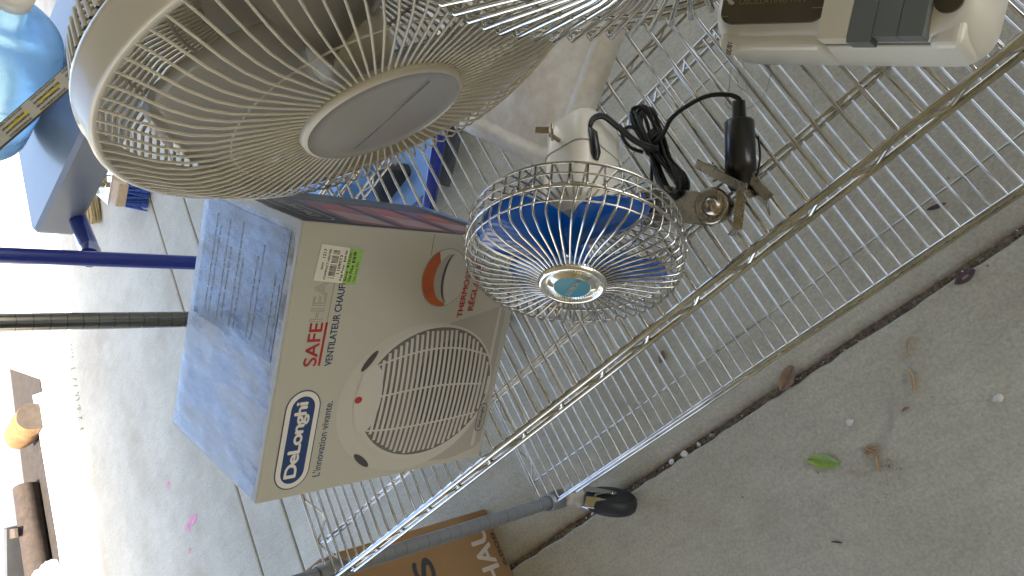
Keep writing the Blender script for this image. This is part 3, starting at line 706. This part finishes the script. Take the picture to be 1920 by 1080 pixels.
# ------------------------------------------------------------------ vintage oscillating fan
vb = Vector((30.52, 3.34, .15)); va = math.atan2(-.74, .67)
vt = thing('oscillating_fan', 'chrome caged oscillating fan with cream base, brown panel and grey buttons', 'fan', vb, va)
inv = (Matrix.Translation(vb) @ Matrix.Rotation(va, 4, 'Z')).inverted()
g = MB()   # base in local frame: x to its right, y to its back
def brect(x0, x1, y0, y1, r, n=6): return [((x0+x1)/2+a, (y0+y1)/2+b) for a, b in rr_poly((x1-x0)/2, (y1-y0)/2, r, n)]
loft(g, [(brect(-4.6, 4.75, -.1, 9.2, 1.1), 0), (brect(-4.65, 4.8, -.12, 9.2, 1.1), .3), (brect(-4.6, 4.72, 0, 9.1, 1.1), 1.7), (brect(-4.54, 4.6, .1, 9.0, 1.05), 2.4), (brect(-4.4, 4.4, .3, 8.9, .95), 2.75), (brect(-4.25, 4.2, .5, 8.8, .9), 2.82)], 'ivory', Matrix())
loft(g, [(brect(-4.25, 4.2, .5, 8.8, .9), 2.82), (brect(-4.0, 3.8, 1.2, 8.6, .9), 3.0)], 'ivory', Matrix(), capb=False)
g.box((-2.12, .42, 1.45), (4.1, 1.15, 2.62), 'ivory', .28, seg=4); g.box((3.85, .45, 1.45), (1.0, 1.1, 2.62), 'ivory', .28, seg=4); g.build('base', vt)
g = MB(); g.prism(brect(-4.1, -.1, .72, 4.2, .5), .12, 'panel', z=2.92); g.prism(brect(3.35, 4.2, .9, 4.2, .4), .12, 'panel', z=2.92)
TXV = Matrix.Translation((0, 0, 3.04))
g.text('12" OSCILLATING FAN', -3.85, 1.42, 3.0, .22, 'gold', TXV, lift=.02)
for a, b, c_, d in ((-4.05, 1.0, .3, .03), (-4.05, 1.75, .35, .03), (-.55, 1.2, .4, .03), (-.55, 1.8, .4, .03), (3.6, 1.7, .5, .03)): g.box((a+c_/2, b, 3.06), (c_, d, .02), 'gold')
g.build('control_panel', vt)
g = MB(); g.box((1.65, .6, 2.35), (3.5, 1.1, .2), 'pgrey2', 0); g.build('button_recess', vt)
for i, (x0, x1, k, y0) in enumerate(((-.05, .97, 'keyc', .05), (.985, 1.78, 'key', -.08), (1.795, 2.56, 'key', .1), (2.575, 3.34, 'key', .1))):
    g = MB(); g.box(((x0+x1)/2, y0+1.4, 2.98), (x1-x0, 2.8, .75), k, .025); g.build('button', vt, label='cream push button' if i == 0 else None)
g = MB(); STX = Matrix.Translation((-3.6, -.10, 2.72)) @ Matrix.Rotation(R(45), 4, 'X') @ Matrix.Rotation(R(-14), 4, 'Z')
flat(g, circ(0, 0, .33, .33, 30), .05, 'stick', STX); g.text('18/20', -.28, -.1, .56, .2, 'black', STX @ Matrix.Rotation(R(-95), 4, 'Z'), bold=.03, lift=.06); g.build('sticker', vt)
VC = (31.3, 3.7, 14.2); VXF = inv @ axis_frame(VC, nrm(-.34, 0)); VR = 6.5
g = MB(); radial(g, VXF, [(VR+.05, -.25), (VR+.04, -.08), (VR-.08, .06), (VR-1.2, .35), (3.2, .95), (1.5, 1.2)], 62, .095, 'chrome2', seg=8, a0=.02)
ring(g, VXF, VR-.02, -.3, .10, 'cage'); ring(g, VXF, 4.4, .6, .07, 'cage'); ring(g, VXF, VR+.12, -2.3, .14, 'cage', seg=10)
g.build('front_cage', vt)
g = MB(); radial(g, VXF, [(VR+.25, -2.4), (VR-.2, -3.4), (4.5, -4.3), (2.2, -4.5)], 62, .055, 'cage', seg=6); ring(g, VXF, 5.3, -4.0, .07, 'cage'); ring(g, VXF, 2.2, -4.5, .12, 'cage'); g.build('rear_cage', vt)
g = MB(); g.lathe([(1.9, 1.0), (1.95, 1.2), (1.6, 1.4), (0, 1.45)], 'chrome2', 40, VXF); g.build('badge', vt)
for k in range(4): 
    g = MB(); blade(g, VXF @ Matrix.Translation((0, 0, -1.6)), 'pdark', R(40+90*k), .9, 5.8, 2.3, .7); g.build('blade', vt)
g = MB(); g.lathe([(0, -9.5), (1.8, -9.3), (2.6, -8), (2.6, -5), (2.0, -4.4), (0, -4.4)], 'ivory', 36, VXF); g.build('motor_housing', vt)
g = MB(); hm = VXF @ Vector((0, 0, -6.6)); g.tube([(0, 5.2, 2.8), (0, 5.3, 6), tuple(hm)], [1.5, 1.1, 1.0], 'ivory', 20); g.build('neck', vt)

# ------------------------------------------------------------------ cardboard carton on the floor
kb = Vector((-33.5, -6.5, -28)); kx = thing('moving_carton', 'brown cardboard moving carton with pale printed letters beside grey post', 'box', kb)
g = loc(kb); g.box((-33.5, -5.9, -18.2), (15, 21, 19.6), 'kraft', .08); g.build('carton_body', kx)
g = loc(kb); KX = Matrix(((0, 0, 1, -26), (1, 0, 0, 0), (0, 1, 0, 0), (0, 0, 0, 1)))
g.text('HAU', -2.9, -26.6, 6.0, 2.3, 'kraftw', KX, bold=.035, lift=.02); g.build('carton_name_letters', kx); g = loc(kb)
g.text('S', -.3, -18.6, 1.9, 2.3, 'black', KX, bold=.06, lift=.02)
g.build('carton_small_letters', kx); g = loc(kb)
g.text('6808', -1.6, -27.75, 3.6, .5, 'black', KX, bold=.05, lift=.02)
g.build('carton_small_letters', kx)
g = loc(kb); g.box((-33.5, 1.9, -8.1), (15, 5.3, .15), 'kraft', 0, Matrix.Rotation(R(14), 4, 'X')); g.build('flap', kx); g = loc(kb); g.box((-33.5, -13.4, -8.1), (15, 5.3, .15), 'kraft', 0, Matrix.Rotation(R(-20), 4, 'X')); g.build('flap', kx)

# ------------------------------------------------------------------ blue tube cart with grey deck
cb0 = Vector((-20, 44, -28)); ct = thing('blue_frame_cart', 'dark blue tubular cart with grey plastic deck behind the rack', 'cart', cb0)
g = loc(cb0); g.tube([(-26.3, 36.9, -26), (-26.3, 36.9, 3.6), (-26.3, 36.9, 26)], .72, 'tube', 20); g.build('upright', ct)
g = loc(cb0); g.tube(spline([(-26.9, 37.5, 4.8), (-28.3, 39.6, 4.0), (-29.4, 43.0, 3.8), (-29.8, 46, 3.9)], 6), [.95]*6+[.85]*13, 'tube', 18); g.build('deck_strut', ct)
g = loc(cb0)
dk = [(-31.8, 44.4), (-8, 44.0), (-8, 57), (-34, 57)]
DX = Matrix.Translation((-20.5, 51.5, 3.4))
loft(g, [(rr_poly(11.6, 7.6, .8), 0), (rr_poly(11.8, 7.8, .9), .3), (rr_poly(11.8, 7.8, .9), 3.3), (rr_poly(11.5, 7.5, .8), 3.7)], 'deck', DX @ Matrix.Rotation(R(-4), 4, 'Z'), smooth=False)
g.build('deck', ct)
g = loc(cb0)
g.tube([(-26.3, 36.9, -22.5), (-14.9, 35.4, -23.2), (-9.9, 32.8, -22.6), (-2.8, 38.6, -22.2), (2, 44, -22)], .75, 'tube', 18); 
g.tube([(-26.3, 36.9, -23.5), (-30, 58, -23.5), (-6, 60, -23.5)], .7, 'tube', 14); g.build('lower_frame', ct)
g = loc(cb0); g.prism([(-29, 38.5), (-11.5, 36.2), (-3.5, 42), (-6, 56), (-27, 56)], .5, 'tarp', z=-25.2)
g.prism([(-26, 44), (-18, 43), (-17, 52), (-25, 53)], 4, 'tarp', z=-24.6); g.build('lower_panel', ct)
g = loc(cb0); g.box((-6.5, 39.0, -26.4), (8.5, 2.2, .6), 'pdark', .1, Matrix.Rotation(R(36), 4, 'Z')); g.build('skid_bar', ct)
for (wx, wy) in ((-14.6, 40.2), (-27, 40)):
    g = loc(cb0); g.lathe([(0, -.7), (1.6, -.7), (2.6, -.8), (3.0, -.5), (3.05, 0), (3.0, .5), (2.6, .8), (1.6, .7), (0, .7)], 'rubber', 40, Matrix.Translation((wx, wy, -24.95)) @ Matrix.Rotation(R(70), 4, 'X')); g.build('wheel', ct)

# clear blue plastic jug on the deck
jb = Vector((-20.5, 52.5, 7.1)); jg = thing('plastic_jug', 'big clear blue tinted ribbed plastic jug lying on grey deck', 'jug', jb)
g = loc(jb); JX = Matrix.Translation((-28.5, 54.5, 12.6)) @ Matrix.Rotation(R(90), 4, 'Y') @ Matrix.Rotation(R(10), 4, 'X')
prof = [(0, -.1), (3.2, 0), (4.8, .5), (5.4, 1.5), (5.4, 3), (5.15, 3.4), (5.4, 3.8), (5.4, 6), (5.15, 6.4), (5.4, 6.8), (5.4, 9), (5.15, 9.4), (5.4, 9.8), (5.4, 12.5), (5.0, 14), (3.5, 15.5), (1.6, 16.3), (1.4, 18), (0, 18)]
g.lathe(prof, 'jug', 64, JX); g.build('jug_body', jg)
g = loc(jb); g.lathe([(0, 17.9), (1.55, 17.9), (1.6, 19), (0, 19.05)], 'white', 30, JX); g.build('cap', jg)

# warning-label bar leaning behind the fans
wb = Vector((2, 40, 9)); wbt = thing('label_bar', 'flat grey bar covered in small yellow and black warning text', 'bar', wb)
A = Vector((-17.5, 33.3, 19.6)); B_ = Vector((5.2, 36.9, 7.5)); wd_ = (B_-A).length; xx = (B_-A).normalized()
view = (Vector(cp)-(A+B_)/2).normalized(); yy = view.cross(xx).normalized(); zz = xx.cross(yy)
WX_ = Matrix(((xx.x, yy.x, zz.x, A.x), (xx.y, yy.y, zz.y, A.y), (xx.z, yy.z, zz.z, A.z), (0, 0, 0, 1)))
g = loc(wb); g.box(WX_ @ Vector((wd_/2, 0, -.1)), (wd_, 1.25, .16), 'pdark', .03, WX_.to_3x3().to_4x4()); g.build('bar_body', wbt)
g = loc(wb); g.box(WX_ @ Vector((wd_/2, .05, .0)), (wd_-.2, 1.05, .03), 'label', 0, WX_.to_3x3().to_4x4())
for i in range(9):
    x_ = .4+i*2.9
    for j, (k, t_) in enumerate((('black', 'WARNING TO REDUCE RISK OF INJURY'), ('black', 'KEEP FINGERS AND CLOTHING CLEAR'), ('black', 'READ ALL INSTRUCTIONS BEFORE USE'), ('black', 'DO NOT OVERLOAD OR STAND ON UNIT'))):
        g.text(t_, x_, .38-j*.27, random.uniform(1.9, 2.6), .13, k, WX_, bold=.02, lift=.03)
    flat(g, [(x_+.3, -.02), (x_+2.3, -.02), (x_+2.3, .15), (x_+.3, .15)], .022, 'yellow', WX_)
g.build('warning_label', wbt)

# brushes and caster on the floor behind
pb0 = Vector((-84, 97, -28)); br = thing('push_broom', 'push broom head with blue bristles and chrome bracket on floor', 'broom', pb0)
g = loc(pb0); g.box((-77.5, 94.5, -23.0), (4.4, 12, 1.8), 'wood', .2, Matrix.Rotation(R(32), 4, 'Z')); g.build('broom_block', br)
g = loc(pb0)
for i in range(420):
    u = random.uniform(-5.8, 5.8); v = random.uniform(-1.0, 1.0); c_, s_ = math.cos(R(32)), math.sin(R(32))
    x_ = -77.5+2*v*c_-u*s_; y_ = 94.5+2*v*s_+u*c_
    g.tube([(x_, y_, -23.2), (x_+random.uniform(-1.2, 1.2)+v*.6, y_+random.uniform(-.8, .8), -27.8)], .17, 'bluebr', 4)
g.build('bristles', br)
g = loc(pb0); g.lathe([(1.5, 0), (2.3, 0), (2.4, .4), (2.3, 5.5), (2.0, 6), (1.6, 6), (1.5, .3)], 'chrome2', 30, Matrix.Translation((-78.2, 96, -22.0))); 
g.box((-78, 95.5, -22.0), (6, 8, .3), 'chrome2', .1, Matrix.Rotation(R(32), 4, 'Z')); g.build('bracket', br)
sb0 = Vector((-93, 101, -28)); sbm = thing('straw_broom', 'straw whisk broom with red and white bound top beside blue bristles', 'broom', sb0)
g = loc(sb0)
for i in range(260):
    a = random.uniform(-1, 1); b = random.uniform(0, 1); g.tube([(-93+a*1.0, 113+a*.8, -27+b*1.6), (-96.5+a*2.6, 108.5-a*2.0, -27.3+b*1.6), (-100+a*4.2, 104.5-a*3.2+random.uniform(-.6, .6), -27.7+b*1.6)], .13, 'straw', 5)
g.build('bristles', sbm)
g = loc(sb0); g.tube([(-90.5, 115.5, -26), (-93, 113, -26.3)], 1.5, 'stick', 20)
for q in (0, .35, .7): g.tube([(-90.8-2*q, 115.2-2*q, -26.05-.2*q), (-91.0-2*q, 115-2*q, -26.1-.2*q)], 1.56, 'red', 20)
g.tube([(-90.5, 115.5, -26), (-80, 127, -26.8)], .5, 'wood', 12); g.build('handle', sbm)

# ------------------------------------------------------------------ outside: plank, logs, kerb, weeds, soil
o = shift(MB().prism([(-152, 92), (-143, 88), (-135, 62), (-141, 20), (-160, 20), (-154, 55)], 1.6, 'plank', z=-28.0).build('concrete_kerb'), (-145, 55, -28))
tag(o, 'sunlit white kerb slab running along the edge of the yard', 'kerb')
o = MB().prism([(-420, 300), (-149.5, 95), (-152.5, 55), (-162, 10), (-420, -60)], .25, 'soil', z=-27.99).build('soil_bed'); o['kind'] = 'structure'
def log(name, a, b, r, k, label, endk='endgrain'):
    a = Vector(a); b = Vector(b); d = (b-a).normalized(); Xq = Matrix.Translation(a) @ d.to_track_quat('Z', 'Y').to_matrix().to_4x4(); L_ = (b-a).length
    root = thing(name, label, 'log', (a.x, a.y, -28)); g = loc((a.x, a.y, -28)); vs = []; n = 28; m = 14
    for j in range(m+1):
        for i in range(n):
            t = 2*math.pi*i/n; rr = r*(1+.05*math.sin(3*t+j*.5)+random.uniform(-.03, .03)); vs.append(Xq @ Vector((rr*math.cos(t), rr*math.sin(t), L_*j/m)))
    g.add(vs, [[j*n+i, j*n+(i+1) % n, (j+1)*n+(i+1) % n, (j+1)*n+i] for j in range(m) for i in range(n)], k, True); g.build('bark', root)
    for j in (0, m):
        g = loc((a.x, a.y, -28)); q = vs[j*n:(j+1)*n]; g.add(q, [list(range(n))], endk); g.build('cut_end', root)
log('round_log', (-160, 85.5, -24.6), (-148.5, 84.5, -24.6), 3.4, 'stump', 'short sunlit round log with orange bark beside white plank')
log('weathered_log', (-164.5, 74, -25.2), (-168, 15, -25.2), 2.8, 'bark', 'long weathered brown log lying beside white kerb')
pl2 = thing('leaning_board', 'short grey board with a pale strip leaning behind the weathered log', 'board', (-172, 60, -28))
g = loc((-172, 60, -28)); g.box((-172, 58, -24), (1.2, 18, 8), 'pdark', .1, Matrix.Rotation(R(-30), 4, 'Z') @ Matrix.Rotation(R(15), 4, 'Y')); g.build('board', pl2)
g = loc((-172, 60, -28)); g.box((-167.5, 64, -21.4), (9, 2.2, .8), 'endgrain', .1, Matrix.Rotation(R(-20), 4, 'Z')); g.build('strip', pl2)
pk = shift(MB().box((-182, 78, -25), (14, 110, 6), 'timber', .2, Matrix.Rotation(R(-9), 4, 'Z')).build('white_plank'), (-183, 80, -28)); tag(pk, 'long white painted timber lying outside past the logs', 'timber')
g = MB(); 
for i in range(28):
    t = random.random(); x_ = -125.5-9*t+random.uniform(-.3, .3); y_ = 92-46*t; hgt = random.uniform(.3, 1.4)*(1 if .15 < t < .6 else .4)
    g.tube([(x_, y_, -28), (x_+random.uniform(-.4, .4), y_+random.uniform(-.4, .4), -28+hgt)], [.12, .03], 'weed', 4)
o = g.build('weeds'); o['kind'] = 'stuff'; tag(o, 'thin line of green weeds in a sunlit driveway joint', 'weeds')
g = MB()
for i, (x_, y_, z_, r_) in enumerate(((-157, 50, -25.2, 2.3), (-154.5, 47.5, -25.6, 2.0), (-158.5, 46, -25.4, 2.2), (-156, 49, -22.4, 1.5))):
    bm = bmesh.new(); bmesh.ops.create_icosphere(bm, subdivisions=3, radius=r_)
    vs = [q.co*(1+random.uniform(-.07, .07))+Vector((x_, y_, z_)) for q in bm.verts]; g.add(vs, [[q.index for q in f.verts] for f in bm.faces], 'plank', True); bm.free()
o = shift(g.build('pale_rock'), (-156, 48, -28)); tag(o, 'small lumpy pale rock standing at the end of the kerb', 'rock')

# ------------------------------------------------------------------ litter on the floor
def leaf(name, tip, tail, wd, k, label, curl=.25, n=12, bite=0, grp=None):
    a = Vector(tip); b = Vector(tail); d = b-a; L_ = d.length; d.normalize(); p_ = Vector((-d.y, d.x, 0)); vs = []
    for i in range(n+1):
        t = i/n; h = wd*(math.sin(math.pi*min(1, t*.93+.01))**.75)*(1-.15*t)
        if bite and t > .8: h *= .8+.2*math.sin(i*9)
        for s_ in (-1, -.5, 0, .5, 1):
            c_ = a+d*(L_*t)+p_*(h*s_*.5*(1+random.uniform(-.04, .04))); vs.append((c_.x, c_.y, a.z+.03+curl*(s_*s_)*.5+curl*.7*(t-.5)**2*4*.5))
    fs = [[i*5+j, (i+1)*5+j, (i+1)*5+j+1, i*5+j+1] for i in range(n) for j in range(4)]
    g = MB().add(vs, fs, k, True)
    g.tube([tuple(Vector(vs[i*5+2])+Vector((0, 0, .02))) for i in range(n+1)], .02, k, 4)
    o = shift(g.build(name), tip); return tag(o, label, 'leaf', grp)
FZ = -28
leaf('green_leaf', (8.3, -6.9, FZ), (10.3, -8.3, FZ), 1.15, 'leaf', 'fresh green leaf with a torn end lying on bare concrete', .3, bite=1)
leaf('dry_leaf', (9.6, -1.6, FZ+.02), (11.5, -.5, FZ+.02), 1.2, 'dry', 'round brown dry leaf lying over the dirty floor joint', .35)
leaf('dry_leaf', (24.1, -1.8, FZ-.05), (25.6, -1.7, FZ-.05), .8, 'plum', 'dark purple curled leaf at the upper end of the floor joint', .3)
leaf('dry_leaf', (25.7, 3.4, FZ), (26.9, 3.0, FZ), .35, 'plum', 'thin dark dead leaf on floor seen through the lower shelf', .2)
leaf('dry_leaf', (1.6, 5.9, FZ), (2.5, 6.6, FZ), .75, 'dry', 'brown scrap of leaf on floor below the blue fan', .3)
def husk(pts, r, label, k='tan', name='seed_husk', grp=None, cat='husk'):
    g = MB(); P = spline(pts, 6); n = len(P); g.tube(P, [r*(.35+.65*math.sin(math.pi*i/(n-1))) for i in range(n)], k, 8); o = shift(g.build(name), pts[0]); return tag(o, label, cat, grp)
husk([(18.3, -4.9, FZ+.1), (18.2, -5.5, FZ+.2), (17.9, -6.1, FZ+.2), (17.6, -6.6, FZ+.08)], .11, 'thin curved tan husk lying nearest the white stone chip')
husk([(19.9, -3.3, FZ+.1), (19.4, -3.4, FZ+.25), (19.0, -3.9, FZ+.2), (18.8, -4.3, FZ+.06)], .09, 'small hooked brown husk nearer the floor joint')
husk([(6.3, -12.7, FZ+.06), (6.7, -12.9, FZ+.08), (7.0, -13.1, FZ+.06)], .07, 'short dark twig lying alone near photo bottom', 'dgrit', 'twig', cat='twig')
husk([(12.9, -8.9, FZ+.1), (12.6, -9.3, FZ+.15), (12.4, -9.9, FZ+.08)], .12, 'stubby orange brown twig beside the wood splinters', 'tan', 'twig', cat='twig')
husk([(16.2, -7.2, FZ+.06), (16.5, -7.1, FZ+.08), (16.8, -7.2, FZ+.06)], .1, 'tiny red brown husk on the faint dark stain', 'dry')
g = MB()
for i in range(16):
    x_ = 12.5+random.uniform(-.5, .5); y_ = -8.3+random.uniform(-.4, .4); a = random.uniform(-.6, .5)-.7
    g.tube([(x_, y_, FZ+.06), (x_+.55*math.cos(a), y_+.55*math.sin(a), FZ+random.uniform(.08, .25))], .045, 'tan', 5)
o = shift(g.build('wood_splinters'), (12.5, -8.3, FZ)); tag(o, 'little pile of tan wood splinters beside green leaf', 'splinters')
def stone(x_, y_, r_, k, label, z=FZ, fl=.55, name='stone_chip', grp=None):
    bm = bmesh.new(); bmesh.ops.create_icosphere(bm, subdivisions=2, radius=r_); rn = random.Random(int((x_*31+y_*17)*100))
    ax = [Vector((rn.uniform(-1, 1), rn.uniform(-1, 1), rn.uniform(-1, 1))).normalized() for _ in range(7)]
    vs = []
    for q in bm.verts:
        c_ = q.co.copy()
        for a in ax:
            d = c_.dot(a)-r_*.62
            if d > 0: c_ -= a*d
        vs.append((x_+c_.x*1.25, y_+c_.y, z+r_*fl*.7+c_.z*fl))
    g = MB().add(vs, [[q.index for q in f.verts] for f in bm.faces], k, False); bm.free()
    o = shift(g.build(name), (x_, y_, z)); return tag(o, label, 'stone', grp)
stone(21.7, -9.3, .33, 'chip', 'largest white stone chip on open floor near photo edge')
stone(12.7, -6.1, .28, 'chip', 'narrow white stone chip above the green leaf')
stone(-1.1, -1.72, .36, 'chip', 'tan pebble biggest in the floor joint', FZ-.45, .9, 'pebble')
stone(-2.6, -1.66, .26, 'chip', 'pinkish pebble in the joint close to the caster', FZ-.4, .9, 'pebble')
stone(.55, -1.65, .2, 'chip', 'small white pebble in the joint right of the tan one', FZ-.4, .9, 'pebble')
stone(2.1, -1.6, .24, 'grit', 'dull brown pebble in the joint furthest from caster', FZ-.4, .9, 'pebble')
stone(-13.2, -1.8, .22, 'chip', 'white pebble in the joint left of the caster wheel', FZ-.4, .9, 'pebble')
# debris in the joint and scattered grit: uncountable
g = MB()
for i in range(1500):
    x_ = random.uniform(-45, 33); v_ = random.gauss(0, .11); y_ = yj(x_)+max(-.2, min(.3, v_)); r_ = random.choice((.03, .04, .05, .07, .1)); z_ = FZ-.48+random.uniform(0, .25)
    k = random.choice(('grit', 'dgrit', 'soil', 'grit', 'chip' if random.random() < .35 else 'dgrit'))
    pts = [Vector((random.gauss(0, 1), random.gauss(0, 1), random.gauss(0, 1))).normalized()*r_*random.uniform(.7, 1.3) for _ in range(4)]
    g.add([(x_+q.x*1.4, y_+q.y, z_+q.z+r_) for q in pts], [[0, 1, 2], [0, 2, 3], [0, 3, 1], [1, 3, 2]], k)
o = g.build('joint_debris'); o['kind'] = 'stuff'; o['label'] = 'dirt and grit packed in the floor joint'; o['category'] = 'debris'
g = MB()
def gr(x_, y_, r_, k):
    pts = [Vector((random.gauss(0, 1), random.gauss(0, 1), random.gauss(0, 1))).normalized()*r_*random.uniform(.7, 1.3) for _ in range(5)]
    g.add([(x_+q.x, y_+q.y, FZ+.03+abs(q.z)) for q in pts], [[0, 1, 2], [0, 2, 3], [0, 3, 4], [0, 4, 1], [1, 3, 2]], k)
for i in range(900): gr(random.uniform(-25, 34), random.uniform(-24, 20), random.choice((.02, .025, .03, .04, .055)), random.choice(('chip', 'dgrit', 'grit', 'chip')))
for i in range(130): gr(random.gauss(12.2, 1.0), random.gauss(-11.0, .9), random.choice((.03, .04, .05)), random.choice(('chip', 'dgrit', 'grit')))
for i in range(60): gr(random.gauss(13.3, .35), random.gauss(-9.9, .35), random.choice((.04, .05, .08)), random.choice(('chip', 'tan', 'dgrit')))
for i in range(250): gr(random.uniform(-140, -20), random.uniform(5, 100), random.choice((.05, .08, .1)), random.choice(('dgrit', 'grit')))
o = g.build('floor_grit'); o['kind'] = 'stuff'; o['label'] = 'loose grit and sand specks scattered over floor'; o['category'] = 'grit'
for (x_, y_, a_, b_, lb) in ((-91.5, 32.4, 2.2, .8, 'longest bright pink torn scrap on the pale floor'), (-93.8, 31.9, 1.0, .8, 'pink scrap touching the end of the longest scrap'), (-96.8, 41.5, .9, .6, 'faint pink scrap nearest the blue posts on pale floor'), (-95.5, 28.5, .8, .4, 'thin pink scrap between the longest scrap and photo bottom'), (-98, 24.5, .8, .4, 'pink scrap nearest the bottom of the photo')):
    q = [(x_+a_*math.cos(t*.52)*random.uniform(.6, 1.1), y_+b_*math.sin(t*.52)*random.uniform(.6, 1.1)) for t in range(12)]
    o = shift(MB().prism(q, .03, 'pinkp', z=FZ+.03).build('pink_scrap'), (x_, y_, FZ)); tag(o, lb, 'scrap', 'pink scraps on the far floor')
g = MB(); g.tube(spline([(27.1, 6.8, .2), (26.6, 6.1, .35), (26.0, 5.6, .2), (26.4, 4.9, .3), (27.3, 4.7, .25), (28.1, 5.2, .3), (28.4, 5.8, .2)], 10), .018, 'hair', 5)
g.tube(spline([(27.6, 6.6, .2), (27.4, 6.0, .4), (27.0, 5.5, .2), (26.9, 5.9, .3), (27.3, 6.5, .2)], 10), .016, 'hair', 5)
o = shift(g.build('clear_thread'), (27, 5.8, .1)); tag(o, 'thin clear curled thread lying on wires beside cream fan base', 'thread')
